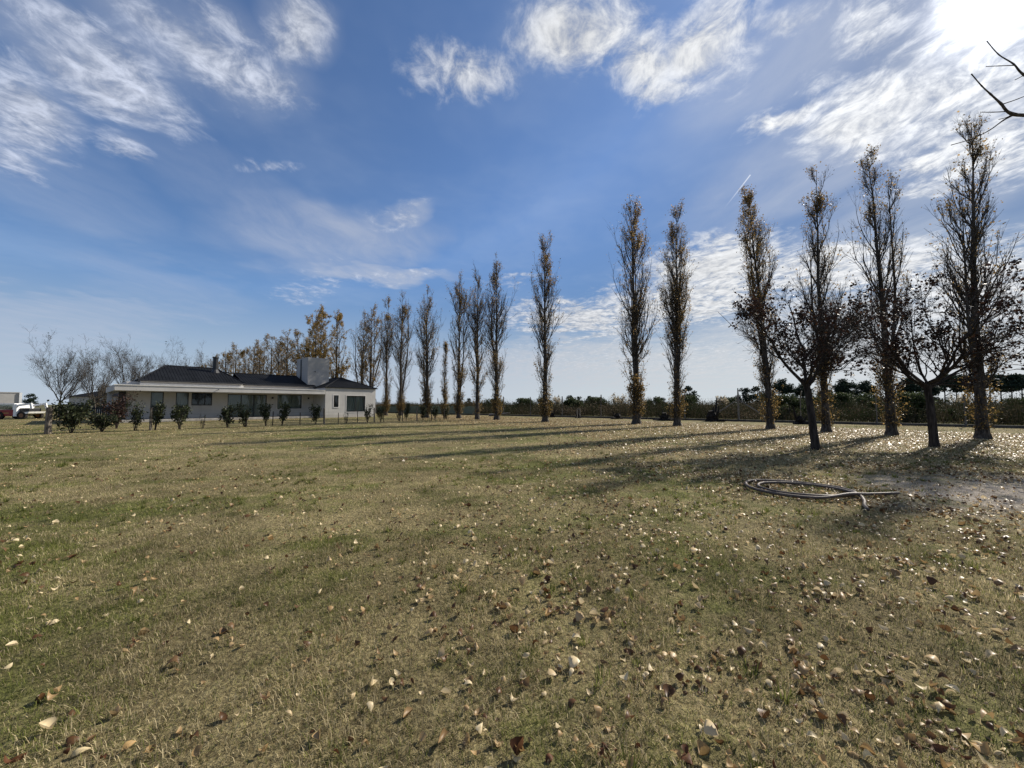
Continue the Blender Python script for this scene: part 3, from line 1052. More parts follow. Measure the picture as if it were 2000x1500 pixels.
V = [(a, b, .06) for a, b in zip(xs, yy)] + [(a, b, t) for a, b, t in zip(xs, yy, top)]
link('shade_cloth', np_mesh('shade_cloth', V, [[(i, i + 1, 91 + i, 90 + i) for i in range(89)]], smooth=True), M['shade'], FENCE)

# ------------------------------------------------------------------ lot fence with wooden posts in front of the house
LOT0, LOT1 = Vector((-21.92, 18.25, 0)), Vector((-5.6, 36.0, 0))
LOTD = (LOT1 - LOT0).normalized()
LLEN = (LOT1 - LOT0).length
LOT = empty('post_fence', tuple(LOT0), math.atan2(LOTD.y, LOTD.x))
tag(LOT, 'low wire fence with wooden posts in front of the house', 'fence')
big = MB().tube([(0, 0, -.1), (.0, 0, .6), (.01, 0, 1.27)], [.125, .115, .11], 9).build('corner_post', M['wood_post'], LOT)
big['label'] = 'thick weathered end post'
for s, h, r in ((3.55, 1.22, .06), (7.9, 1.05, .045), (9.35, .95, .03), (11.0, .85, .03), (12.6, 1.15, .065), (13.6, .8, .025), (15.05, .9, .03), (16.4, 1.15, .055), (17.2, .85, .03), (18.9, .9, .035), (20.3, 1.2, .065), (21.8, .9, .04), (23.2, 1.0, .05)):
    if s < LLEN:
        MB().tube([(s, 0, -.1), (s + rr.uniform(-.02, .02), rr.uniform(-.02, .02), h)], [r * 1.05, r * .95], 6).build('post', M['wood_post'] if r > .05 else M['wood_dark'], LOT)
for z in (.2, .42, .64, .86):
    MB().tube([(LLEN * i / 12, 0, z - (.02 if i % 2 else 0)) for i in range(13)], .0035, 3).build('wire', M['wire'], LOT)

# ------------------------------------------------------------------ dark picket gate at the left end of the house
GATE = empty('picket_gate', (-33.9, 32.2, 0), R(3))
tag(GATE, 'low dark picket gate at the left end of the house', 'gate')
for i in range(15):
    MB().box(-1.15 + i * .165, -1.08 + i * .165, -.02, .02, .08, 1.22 + .02 * (i % 2)).build('picket', M['frame'], GATE)
for z in (.3, 1.02):
    MB().box(-1.2, 1.32, .021, .06, z, z + .07).build('rail', M['frame'], GATE)

# ------------------------------------------------------------------ hose on the lawn
HO = MB()
ctl = [(5.90, 5.95, .05), (5.40, 5.89, .05), (4.95, 5.72, .09), (4.45, 5.66, .05), (4.02, 5.95, .045), (3.92, 6.45, .045), (4.25, 6.93, .045), (4.85, 6.88, .045), (5.30, 6.45, .045), (5.30, 6.02, .045), (4.95, 5.80, .045),
       (4.50, 5.80, .05), (4.17, 6.06, .04), (4.10, 6.45, .04), (4.37, 6.77, .04), (4.85, 6.72, .045), (5.22, 6.35, .045), (5.22, 5.90, .045), (4.98, 5.52, .045), (4.74, 5.25, .045), (4.60, 5.05, .045)]


def catmull(P, n):
    P = [Vector(p) for p in P]
    out = []
    for i in range(len(P) - 1):
        p0, p1, p2, p3 = P[max(i - 1, 0)], P[i], P[i + 1], P[min(i + 2, len(P) - 1)]
        for k in range(n):
            t = k / n
            out.append(.5 * ((2 * p1) + (p2 - p0) * t + (2 * p0 - 5 * p1 + 4 * p2 - p3) * t * t + (3 * p1 - p0 - 3 * p2 + p3) * t ** 3))
    return out + [P[-1]]


M['hose'] = simple('hose', (.115, .088, .070), .55, .25, var=.15, scale=6)
hpts = catmull(ctl, 8)
hose = HO.tube(hpts, .022, 10).build('garden_pipe', M['hose'], smooth=True)
tag(hose, 'thick grey plastic pipe coiled on the lawn under the maples', 'hose')

# ------------------------------------------------------------------ red and white loader, far left
M['red'] = simple('red_paint', (.24, .022, .024), .4, .4, var=.2)
M['white_paint'] = simple('white_paint', (.78, .78, .77), .35, .4, var=.08)
M['rubber'] = simple('rubber', (.03, .026, .024), .9, .2, bump=.3)
M['hub'] = simple('rusty_hub', (.22, .12, .07), .8, .2)
M['gold'] = simple('gold_lettering', (.42, .27, .09), .6, .3)
LD = empty('compact_loader', (-47.6, 37.4, 0), R(8))
tag(LD, 'small red and white loader parked beyond the lawn at the far left', 'loader')
MB().box(-1.45, .05, -.75, .75, .30, .90).build('body', M['red'], LD, bevel=.06)
b = MB().box(-1.30, .0, -.70, .70, .90, 1.38)
cb = MB()
for x in (-1.32, -.06):
    for y in (-.72, .62):
        cb.box(x, x + .11, y, y + .1, .90, 1.40)
cb.box(-1.36, .10, -.76, .76, 1.40, 1.50)
cab = cb.build('cab', M['white_paint'], LD, bevel=.015)
MB().box(-1.20, -.07, -.68, -.66, .92, 1.39).build('window', M['glass'], cab)
MB().box(-1.20, -.07, .55, .57, .92, 1.39).build('seat_back', M['frame'], cab)
MB().box(.05, .34, -.78, .78, .25, 1.45).build('side_panel', M['white_paint'], LD, bevel=.04)
MB().box(.34, 1.15, -.55, .55, .45, 1.05).build('engine', M['frame'], LD, bevel=.05)
for y in (-.72, .62):
    MB().poly([(.30, y, 1.20), (1.42, y, 1.42), (1.46, y, 1.56), (.30, y, 1.40), (.30, y + .1, 1.20), (1.42, y + .1, 1.42), (1.46, y + .1, 1.56), (.30, y + .1, 1.40)],
              [(0, 1, 2, 3), (7, 6, 5, 4), (0, 4, 5, 1), (1, 5, 6, 2), (2, 6, 7, 3), (3, 7, 4, 0)]).build('lift_arm', M['white_paint'], LD)
    MB().poly([(1.30, y, 1.40), (1.46, y, 1.50), (1.56, y, 1.02), (1.40, y, .98), (1.30, y + .1, 1.40), (1.46, y + .1, 1.50), (1.56, y + .1, 1.02), (1.40, y + .1, .98)],
              [(0, 3, 2, 1), (4, 5, 6, 7), (0, 1, 5, 4), (1, 2, 6, 5), (2, 3, 7, 6), (3, 0, 4, 7)]).build('arm_link', M['white_paint'], LD)
MB().poly([(.45, -.8, .60), (.80, -.8, .42), (1.30, -.8, .55), (1.40, -.8, .72), (.45, .7, .60), (.80, .7, .42), (1.30, .7, .55), (1.40, .7, .72)],
          [(0, 1, 2, 3), (7, 6, 5, 4), (0, 4, 5, 1), (1, 5, 6, 2), (2, 6, 7, 3)]).build('bucket', M['white_paint'], LD)
MB().box(-1.20, -.30, -.757, -.752, .55, .62).build('lettering_strip', M['gold'], LD)
for x in (-1.05, .78):
    for y in (-.82, .62):
        wl = MB().disc_y(x, y, y + .22, .36, .36).build('wheel', M['rubber'], LD)
        MB().disc_y(x, y - .012, y + .02, .36, .19).build('hub', M['hub'], wl)

# ------------------------------------------------------------------ other buildings far to the left
M['grey_wall'] = plaster('grey_house_wall', (.40, .39, .37))
M['pale_wall'] = plaster('pale_house_wall', (.56, .53, .48))


def far_house(label, loc, rz, lx, ly, hz, mat, roof_h, wins, white_end=False):
    e = empty('far_house', loc, rz)
    tag(e, label, 'house', 'far houses')
    MB().box(-lx / 2, lx / 2, 0, ly, 0, hz).build('wall', mat, e)
    if roof_h:
        MB().poly([(-lx / 2 - .3, -.3, hz + .003), (lx / 2 + .3, -.3, hz + .003), (lx / 2 + .3, ly + .3, hz + .003), (-lx / 2 - .3, ly + .3, hz + .003), (-lx / 2 + ly / 2, ly / 2, hz + roof_h), (lx / 2 - ly / 2, ly / 2, hz + roof_h)],
                  [(0, 1, 5, 4), (1, 2, 5), (2, 3, 4, 5), (3, 0, 4), (3, 2, 1, 0)]).build('roof', M['roof'], e)
    else:
        MB().box(-lx / 2 - .05, lx / 2 + .05, -.06, ly + .05, hz, hz + .12).build('parapet', mat, e)
    if white_end:
        MB().box(lx / 2 + .003, lx / 2 + .28, -.15, ly, 0, hz + .05).build('end_wall', M['white_paint'], e)
    for (x0, x1, z0, z1) in wins:
        w = MB().box(x0, x1, -.045, -.005, z0, z1).build('window', M['frame'], e)
        MB().box(x0 + .07, x1 - .07, -.06, -.046, z0 + .07, z1 - .07).build('pane', M['glass'], w)


far_house('plain grey house with a bright white end wall at the left edge', (-80.9, 54.9, 0), R(54), 13, 8, 3.2, M['grey_wall'], 0, [(-4.6, -3.5, 1.0, 2.2), (3.2, 3.9, 1.2, 2.0)], True)
far_house('low grey house behind the leftmost bare trees', (-66.0, 66.0, 0), R(20), 15, 8, 2.7, M['grey_wall'], 1.6, [(-5, -3.6, .9, 2.1), (-1, 0.2, .9, 2.1), (3, 4.6, .3, 2.2)])
far_house('pale low house seen past the left end of the porch', (-52.5, 60.0, 0), R(38), 12, 7, 2.9, M['pale_wall'], 0, [(-4.2, -2.8, .9, 2.2), (-.5, .6, .9, 2.2), (2.6, 4.0, .9, 2.2)])


# ------------------------------------------------------------------ trees
def tubes(P, rad, sides):
    """P (N,K,3) polylines, rad (N,K) -> verts, quads"""
    N, K, _ = P.shape
    ax = P[:, -1] - P[:, 0]
    ax /= np.linalg.norm(ax, axis=1, keepdims=True) + 1e-9
    ref = np.where(np.abs(ax[:, 2:3]) < .8, np.array([[0, 0, 1.0]]), np.array([[1.0, 0, 0]]))
    a = np.cross(ax, ref)
    a /= np.linalg.norm(a, axis=1, keepdims=True) + 1e-9
    b = np.cross(ax, a)
    w = 2 * np.pi * np.arange(sides) / sides
    ring = a[:, None] * np.cos(w)[None, :, None] + b[:, None] * np.sin(w)[None, :, None]       # N,sides,3
    V = P[:, :, None] + ring[:, None] * rad[:, :, None, None]
    i = np.arange(N)[:, None, None] * (K * sides) + np.arange(K - 1)[None, :, None] * sides
    k, k2 = np.arange(sides)[None, None], ((np.arange(sides) + 1) % sides)[None, None]
    F = np.stack([i + k, i + k2, i + sides + k2, i + sides + k], -1).reshape(-1, 4)
    return V.reshape(-1, 3), F


def along(P, t):
    """points and tangents at parameter t (M,) of polylines P (M,K,3)"""
    K = P.shape[1]
    f = np.clip(t, 0, 1) * (K - 1)
    i = np.minimum(f.astype(int), K - 2)
    m = np.arange(len(P))
    a, b = P[m, i], P[m, i + 1]
    tg = b - a
    tg /= np.linalg.norm(tg, axis=1, keepdims=True) + 1e-9
    return a + (b - a) * (f - i)[:, None], tg


def sprout(rng, P, rad, per, t0, t1, ang, length, K=4, up=.15, jit=.06, rscale=.6, rmin=.004, taper=.35, outward=0.0):
    """side shoots from polylines; length is a scalar or per-parent array"""
    idx = np.repeat(np.arange(len(P)), per)
    Mn = len(idx)
    t = rng.uniform(t0, t1, Mn)
    p, tg = along(P[idx], t)
    rnd = rng.normal(0, 1, (Mn, 3))
    if outward:
        c = P[idx][:, 0] * [1, 1, 0]
        rnd += outward * np.concatenate([(p - c)[:, :2], np.zeros((Mn, 1))], 1)
    perp = rnd - tg * (rnd * tg).sum(1, keepdims=True)
    perp /= np.linalg.norm(perp, axis=1, keepdims=True) + 1e-9
    a = np.clip(rng.normal(ang[0], ang[1], Mn), .05, 1.6)[:, None]
    dr = tg * np.cos(a) + perp * np.sin(a)
    L = (np.asarray(length)[idx] if np.ndim(length) else length) * rng.uniform(.55, 1.25, Mn) * (1.15 - .55 * t)
    k = np.linspace(0, 1, K)
    Q = p[:, None] + dr[:, None] * (L[:, None] * k[None])[..., None]
    Q[..., 2] += up * L[:, None] * k[None] ** 2
    Q[:, 1:] += rng.normal(0, jit, (Mn, K - 1, 3)) * L[:, None, None] * k[None, 1:, None]
    r0 = np.maximum(np.take_along_axis(rad[idx], np.minimum((t * (rad.shape[1] - 1)).astype(int), rad.shape[1] - 1)[:, None], 1)[:, 0] * rscale, rmin)
    rr_ = r0[:, None] * (1 - (1 - taper) * k[None])
    return Q, np.maximum(rr_, rmin * .5), L


def leaf_quads(rng, p, size, droop=.3):
    n = len(p)
    a = rng.normal(0, 1, (n, 3))
    a[:, 2] -= droop
    a /= np.linalg.norm(a, axis=1, keepdims=True)
    b = np.cross(a, rng.normal(0, 1, (n, 3)))
    b /= np.linalg.norm(b, axis=1, keepdims=True) + 1e-9
    c = np.cross(a, b)
    s = (size * rng.uniform(.6, 1.35, n))[:, None]
    V = np.stack([p, p + a * s * .5 + b * s * .42 + c * s * .1, p + a * s, p + a * s * .5 - b * s * .42 + c * s * .12], 1).reshape(-1, 3)
    return V, np.arange(n * 4).reshape(n, 4)


def branch_mesh(name, sets):
    V, F, b = [], [], 0
    for P, r, s in sets:
        v, f = tubes(P, r, s)
        V.append(v)
        F.append(f + b)
        b += len(v)
    return np_mesh(name, np.concatenate(V), F, smooth=True)


def poplar(seed, H, r0, width=1.15, leaf=1.0, skirt=1.0, lean=(0, 0), nprim=60, detail=1.0, top_leaf=.5, fork=0, leafmat='leaf_poplar', size=.085):
    """columnar poplar: trunk, steep branches and twigs, thin autumn leaves. Returns (trunk, branches, leaves) meshes"""
    g = np.random.default_rng(seed)
    K = 18
    k = np.linspace(0, 1, K) ** 1.35
    T = np.zeros((1, K, 3))
    wob = np.cumsum(g.normal(0, .0045 * H, (K, 2)), 0) * .6
    wob -= wob[0]
    T[0, :, :2] = wob * k[:, None] + np.array(lean) * (k ** 1.3)[:, None] * H
    T[0, :, 2] = k * H * .97 - .05
    tr = r0 * ((1 - k) ** 1.15 * .95 + .02)
    tr[0] *= 1.55
    tr[1] *= 1.14
    tr[2] *= 1.03
    tr = np.maximum(tr, .012)[None]
    stems, srad = [T], [tr]
    if fork:                                                   # co-dominant stems
        for q in range(fork):
            h0 = g.uniform(.12, .42)
            an = g.uniform(0, 6.28)
            S = np.zeros((1, K, 3))
            base, _ = along(T, np.array([h0]))
            L = H * g.uniform(.42, .95 - h0 * .6)
            rch = g.uniform(.35, .75) * width
            S[0, :, 0] = base[0, 0] + np.cos(an) * rch * np.minimum(1, k * 2.2) ** .8
            S[0, :, 1] = base[0, 1] + np.sin(an) * rch * np.minimum(1, k * 2.2) ** .8
            S[0, :, 2] = base[0, 2] + k * L
            S[0, :, :2] += np.array(lean) * (k * L)[:, None]
            stems.append(S)
            srad.append((r0 * .40 * (1 - k) ** 1.0 + .008)[None])
    # primaries
    h = np.sort(.14 + .83 * g.uniform(0, 1, nprim) ** .84)
    idx = np.where(g.uniform(0, 1, nprim) < .65, 0, g.integers(0, len(stems), nprim))
    PP, PR, PL = [], [], []
    gap = g.uniform(.25, .6)
    for i in range(nprim):
        s = stems[idx[i]]
        t = h[i] if idx[i] == 0 else g.uniform(.2, .95)
        p, tg = along(s, np.array([t]))
        hh = p[0, 2] / H
        prof = (.55 + .65 * math.sin(min(1, hh * 1.15 + .08) * math.pi) ** .8) * (1.0 if hh < .6 else 1.0 - .32 * (hh - .6) / .4)
        prof *= .55 + .45 * min(1, max(0, (hh - .08) / .25))
        prof *= .70 + .45 * math.sin(hh * 17 + gap * 9) ** 2
        L = H * .165 * prof * g.uniform(.6, 1.25)
        L = min(L, (H * 1.02 - p[0, 2]) * 1.05 + .25)
        an = g.uniform(0, 6.283)
        a0 = g.uniform(.26, .50)
        q = np.linspace(0, 1, 7)
        reach = L * math.sin(a0) * (1 - (1 - q) ** 1.7) * .98 * width / 1.15
        X = np.zeros((7, 3))
        X[:, 0] = p[0, 0] + np.cos(an) * reach
        X[:, 1] = p[0, 1] + np.sin(an) * reach
        X[:, 2] = p[0, 2] + L * q * (.86 + .14 * q)
        X[:, :2] += np.array(lean)[None] * (L * q)[:, None]
        X[1:] += g.normal(0, .018, (6, 3)) * L * q[1:, None]
        PP.append(X)
        rb = min(.20 * r0 * (1 - hh * .72), .010 + L * .0075)
        PR.append(rb * (1 - .85 * q) + .003)
        PL.append(L)
    PP, PR, PL = np.array(PP), np.array(PR), np.array(PL)
    n2 = int(9 * detail)
    S2, R2, L2 = sprout(g, PP, PR, n2, .08, .97, (.36, .14), PL * .40, 3, .25, .05, .55, .0045, .4)
    n3 = int(5 * detail)
    S3, R3, L3 = sprout(g, S2, R2, n3, .10, 1.0, (.40, .18), .36, 2, .22, .05, .65, .0036, .5)
    # short shoots crowding the lower trunk
    ns = int(150 * skirt)
    ts = np.clip(g.beta(1.3, 2.2, ns) * .26 + .045, 0, .4)
    p, tg = along(np.repeat(T, ns, 0), ts)
    an = g.uniform(0, 6.283, ns)
    Ls = g.uniform(.35, 1.15, ns)
    q = np.linspace(0, 1, 4)
    SK = np.zeros((ns, 4, 3))
    rs = Ls * g.uniform(.18, .48, ns) + r0 * (1 - ts)
    SK[..., 0] = p[:, None, 0] + (np.cos(an) * rs)[:, None] * (1 - (1 - q) ** 1.6)
    SK[..., 1] = p[:, None, 1] + (np.sin(an) * rs)[:, None] * (1 - (1 - q) ** 1.6)
    SK[..., 2] = p[:, None, 2] + Ls[:, None] * q - .05
    SKR = np.tile(np.array([.011, .008, .006, .003]), (ns, 1))
    trunk = branch_mesh('trunk', [(s, r, 9) for s, r in zip(stems, srad)])
    br = branch_mesh('branches', [(PP, PR, 5), (S2, R2, 3), (S3, R3, 3), (SK, SKR, 3)])
    # leaves, in patches
    pool, wgt = [S3.reshape(-1, 3)], []
    cand = np.concatenate([S3[:, 1], S3.mean(1)])
    hz = cand[:, 2] / H
    pw = .25 + .9 * np.exp(-((hz - g.uniform(.80, .95)) / .22) ** 2) * top_leaf * 1.3 + .9 * np.exp(-((hz - g.uniform(.2, .5)) / .13) ** 2)
    pw *= .25 + 1.5 * vnoise(cand[:, 0] * 2 + cand[:, 2] * .4, cand[:, 1] * 2 + cand[:, 2] * 1.1, 1.1, seed + 3) ** 2
    nl = int(5600 * leaf * detail)
    pick = g.choice(len(cand), nl, p=pw / pw.sum())
    lp = cand[pick] + g.normal(0, .07, (nl, 3))
    nk = int(2300 * skirt * detail)
    tp = SK.reshape(-1, 3)
    lk = tp[g.integers(0, len(tp), nk)] + g.normal(0, .06, (nk, 3))
    lv, lf = leaf_quads(g, np.concatenate([lp, lk]), size)
    tt = np.clip(np.concatenate([g.beta(1.6, 1.6, nl), g.beta(1.4, 2.0, nk)]), 0, 1)
    lv_me = np_mesh('crown', lv, [lf], tint=np.repeat(tt, 4))
    for me, mt in ((trunk, M['bark_poplar']), (br, M['bark_poplar']), (lv_me, M[leafmat])):
        me.materials.append(mt)
    return trunk, br, lv_me


def place_tree(name, meshes, loc, label, cat, group, rz=0.0, sc=1.0):
    e = empty(name, (loc[0], loc[1], 0), rz)
    e.scale = (sc, sc, sc)
    tag(e, label, cat, group)
    for nm, me in zip(('trunk', 'branches', 'crown'), meshes):
        if me is not None:
            link(nm, me, None, e)
    return e


ROW = 'poplars in the row across the lawn'
#    x, y, height, base radius, crown width, leaf, skirt, lean, n, forks, top_leaf, label
POPLARS = [
    (19.25, 15.81, 13.9, .25, 1.22, .55, .45, (.012, 0), 74, 1, .15, 'tallest thin poplar at the right end of the row'),
    (17.34, 17.65, 13.75, .24, 1.00, .55, .5, (-.012, 0), 66, 1, .15, 'thin poplar just left of the right-hand maple'),
    (15.94, 19.60, 14.2, .23, 1.05, .70, .4, (.002, 0), 66, 1, .15, 'poplar rising behind the left-hand maple trunk'),
    (14.75, 22.04, 14.2, .25, 1.10, 1.25, .6, (-.042, 0), 72, 1, .7, 'brown-topped poplar leaning left over the left-hand maple'),
    (10.78, 25.18, 14.9, .27, 1.10, 1.25, .9, (-.004, 0), 74, 1, 1.0, 'slim poplar, right one of the pair in mid lawn'),
    (8.97, 27.82, 16.9, .34, 1.35, 1.35, 1.5, (-.010, 0), 84, 2, .8, 'leafier poplar, left one of the pair in mid lawn'),
    (2.68, 31.09, 15.3, .30, 1.20, .80, 1.3, (-.004, 0), 74, 0, .6, 'lone pointed poplar standing apart in the middle of the row'),
    (-1.40, 35.22, 15.4, .30, 1.45, .70, 1.2, (0, 0), 78, 1, .4, 'wide poplar with a bare trunk foot beside the lone pointed one'),
    (-3.29, 36.43, 15.0, .26, 1.25, .55, .3, (0, 0), 66, 1, .3, 'thin poplar with a pale clean lower trunk'),
    (-5.40, 39.13, 15.1, .28, 1.40, .85, 1.3, (-.006, 0), 74, 1, .5, 'broad-topped poplar behind the end of the shrub row'),
    (-7.23, 41.2, 8.2, .12, .75, .5, .7, (0, 0), 38, 0, .3, 'short young poplar between two tall ones'),
    (-9.01, 40.63, 14.5, .30, 1.40, .85, 1.6, (.008, 0), 74, 2, .5, 'poplar with a separate leafy spire on its left side'),
    (-14.0, 48.5, 15.9, .32, 1.55, 1.05, 2.0, (.002, 0), 78, 2, .8, 'full poplar second from the house gable'),
    (-16.2, 49.5, 15.6, .27, 1.20, .85, 1.6, (.0, 0), 66, 1, .8, 'narrow poplar next to the right wing of the house'),
]
for i, (x, y, Hh, r0, wd, lf, sk, ln, npm, fk, tl, lab) in enumerate(POPLARS):
    me = poplar(100 + i, Hh, r0 * .80, wd * .82, lf, sk, ln, int(npm * (1.05 if y < 20 else 1.15 if y < 23 else 1.4)), 1.0 if y < 26 else .85, tl, fk, size=.075 if y < 26 else .085)
    place_tree('poplar_tree', me, (x, y), lab, 'tree', ROW)
# the row goes on behind the house
back = [poplar(300 + i, 14.5, .26, w_, l_, .8, (0, 0), 80, .7, .6, f_, lm_, .10) for i, (w_, l_, f_, lm_) in enumerate(((1.7, 1.3, 2, 'leaf_poplar'), (1.5, 1.0, 2, 'leaf_poplar'), (1.8, 1.6, 3, 'leaf_poplar'), (2.2, 4.2, 3, 'leaf_gold'), (1.6, 1.9, 2, 'leaf_gold')))]
BACK = [(-19.4, 52.6, 2, 1.05, 'poplar just right of the house tower'), (-21.0, 53.6, 1, 1.0, 'grey poplar above the right wing roof'),
        (-24.9, 54.4, 4, 1.05, 'gold-tinged poplar right behind the house tower'), (-27.9, 55.5, 3, 1.12, 'densest golden-leaved poplar above the house tower'),
        (-31.2, 60.0, 0, .95, 'tallest grey poplar left of the golden one'), (-33.2, 62.0, 1, .88, 'first grey poplar left of the tall one behind the roof'),
        (-36.4, 65.0, 0, .92, 'second grey poplar left of the tall one behind the roof'), (-39.4, 67.5, 1, .95, 'third grey poplar left of the tall one behind the roof'), (-42.6, 70.2, 2, .9, 'fourth grey poplar left of the tall one behind the roof'),
        (-46.0, 73.0, 0, .97, 'fifth grey poplar left of the tall one behind the roof'), (-50.0, 76.0, 1, .92, 'poplar in the far row just right of the chimney pipe'), (-53.5, 79.2, 2, .95, 'poplar in the far row behind the chimney pipe'),
        (-57.5, 82.5, 4, .9, 'brown-leaved poplar in the far row left of the chimney pipe'), (-62.0, 86.0, 2, .98, 'poplar fourth from the left end of the far row'), (-68.0, 91.0, 4, .92, 'brownish poplar third from the left end of the far row'),
        (-74.0, 95.0, 2, .90, 'small poplar next to the left end of the far row'), (-81.0, 100.5, 4, .80, 'last small poplar at the left end of the far row')]
for i, (x, y, k, sc, lab) in enumerate(BACK):
    t_ = place_tree('poplar_tree', back[k], (x, y), lab, 'tree', 'poplars behind the house', i * 1.7, sc * (1.06 if i > 3 else 1.0))
    if i > 3: t_.scale = (t_.scale.x * 1.45, t_.scale.y * 1.45, t_.scale.z)


def spread_tree(seed, Ht, fork_h, r0, spread, limbs=4, leaf=0, leafmat='leaf_maple', barkm='bark_dark', lean=(0, 0), lsize=.11, detail=1.0, upk=.35, twig=.30, limb_dirs=None):
    """round-headed tree: trunk, forked limbs, fine twigs, clustered leaves"""
    g = np.random.default_rng(seed)
    K = 8
    k = np.linspace(0, 1, K)
    T = np.zeros((1, K, 3))
    T[0, :, 0] = lean[0] * k ** 1.2 + g.normal(0, .012, K) * k
    T[0, :, 1] = lean[1] * k ** 1.2 + g.normal(0, .012, K) * k
    T[0, :, 2] = k * fork_h * 1.05 - .05
    tr = r0 * (1 - .28 * k)
    tr[0] *= 1.22
    tr = tr[None]
    LB, LR, LL = [], [], []
    top = T[0, -1]
    for i in range(limbs):
        an = 2 * math.pi * (i + g.uniform(-.25, .25)) / limbs + .6
        if limb_dirs is not None: an = limb_dirs[i]
        el = (g.uniform(.55, 1.15) if spread > .7 else g.uniform(.85, 1.3)) if i else 1.4
        L = (Ht - fork_h) * g.uniform(.75, 1.0) * (1.0 if el > .9 else 1.0 * spread)
        q = np.linspace(0, 1, 9)
        X = np.zeros((9, 3))
        rch = L * math.cos(el) * (q ** .85)
        X[:, 0] = top[0] + np.cos(an) * rch
        X[:, 1] = top[1] + np.sin(an) * rch
        X[:, 2] = top[2] - .05 * fork_h * (i % 3) + L * math.sin(el) * q * (.8 + .2 * q)
        X[1:] += np.cumsum(g.normal(0, .018, (8, 3)), 0) * L
        X[0] = top * [1, 1, 1] - np.array([0, 0, .05 * fork_h * (i % 3)])
        LB.append(X)
        LR.append(r0 * g.uniform(.30, .46) * (1 - .80 * q))
        LL.append(L)
    LB, LR, LL = np.array(LB), np.array(LR), np.array(LL)
    A, AR, AL = sprout(g, LB, LR, int(10 * detail), .08, .95, (.75, .22), LL * .55 * spread, 6, upk, .07, .50, .009, .3, .6)
    B, BR, BL = sprout(g, A, AR, int(6 * detail), .15, 1.0, (.7, .22), AL * .42, 5, upk * .6, .07, .55, .006, .35)
    C, CR, CL = sprout(g, B, BR, int(4 * detail), .2, 1.0, (.65, .25), twig * 1.5, 4, .15, .08, .6, .005, .4)
    D, DR, DL = sprout(g, C, CR, 2, .3, 1.0, (.6, .25), twig * .7, 2, .1, .08, .6, .004, .5)
    trunk = branch_mesh('trunk', [(T, tr, 12), (LB, LR, 8)])
    br = branch_mesh('branches', [(A, AR, 6), (B, BR, 4), (C, CR, 3), (D, DR, 3)])
    trunk.materials.append(M[barkm])
    br.materials.append(M[barkm])
    lv_me = None
    if leaf:
        cand = C[:, 2:].reshape(-1, 3)
        pw = .12 + 2.2 * vnoise(cand[:, 0] + cand[:, 2] * .5, cand[:, 1] - cand[:, 2] * .8, 3.2, seed + 9) ** 4
        nc = int(leaf)
        cen = cand[g.choice(len(cand), nc, p=pw / pw.sum())]
        per = 4
        lp = np.repeat(cen, per, 0) + g.normal(0, .055, (nc * per, 3))
        lv, lf = leaf_quads(g, lp, lsize, .7)
        lv_me = np_mesh('crown', lv, [lf], tint=np.repeat(np.clip(g.beta(1.5, 2.2, nc * per), 0, 1), 4))
        lv_me.materials.append(M[leafmat])
    return trunk, br, lv_me


me = spread_tree(501, 5.0, 2.0, .118, 1.05, 6, 800, lean=(-.22, 0), lsize=.078, limb_dirs=[1.9, 3.0, 0.2, 4.2, 5.4, 1.0])
place_tree('maple_tree', me, (9.46, 12.06), 'dark forked maple with few leaves, left of the two in the lawn', 'tree', 'maples on the lawn')
me = spread_tree(507, 5.2, 2.05, .125, 1.15, 6, 1400, lean=(-.12, 0), lsize=.082, limb_dirs=[1.2, 3.1, 0.0, 4.4, 5.6, 2.2])
place_tree('maple_tree', me, (13.94, 12.78), 'dark maple hung with more leaves, right of the two in the lawn', 'tree', 'maples on the lawn')
# bare trees far left, with a little brush at their feet
bare = [spread_tree(520 + i, 7.2, 1.7, .13, .62, 7, 60, 'leaf_brush', 'bark_poplar', upk=1.1, twig=.45, lsize=.09) for i in range(3)]
for i, (x, y, k, sc, lab) in enumerate(((-50.5, 43.0, 0, 1.02, 'wide bare tree nearest the loader'), (-45.5, 42.0, 1, .95, 'bare tree with two upright stems, second from the left'), (-44.8, 45.0, 2, 1.05, 'bare tree third from the left beside the house'),
                                        (-46.0, 50.0, 0, 1.08, 'tall bare tree fourth from the left beside the house'), (-43.5, 53.0, 1, 1.12, 'bare tree rising behind the left roof corner'))):
    place_tree('bare_tree', bare[k], (x, y), lab, 'tree', 'bare trees left of the house', i * 1.3 + 2.3, sc)

# ash tree standing just right of the picture; one bare bough reaches in
g = np.random.default_rng(77)
ASH = empty('ash_tree', (6.2, 3.2, 0))
tag(ASH, 'bare grey bough reaching in from the right edge against the sky', 'tree')


def bough(pts, r0, r1):
    pts = catmull(pts, 5)
    n = len(pts)
    knots = [(1.0 + (.22 if i % 5 == 0 else 0)) for i in range(n)]
    return pts, [(r1 + (r0 - r1) * (1 - i / (n - 1)) ** 1.8) * k for i, k in enumerate(knots)]


tb = MB()
tb.tube([(0, 0, -.05), (0, 0, .5), (-.03, .02, 1.3), (-.02, 0, 2.1), (.05, .05, 3.2), (.1, .02, 4.6)], [.16, .13, .115, .105, .07, .03], 12)
tb.build('trunk', M['bark_pale'], ASH, smooth=True)

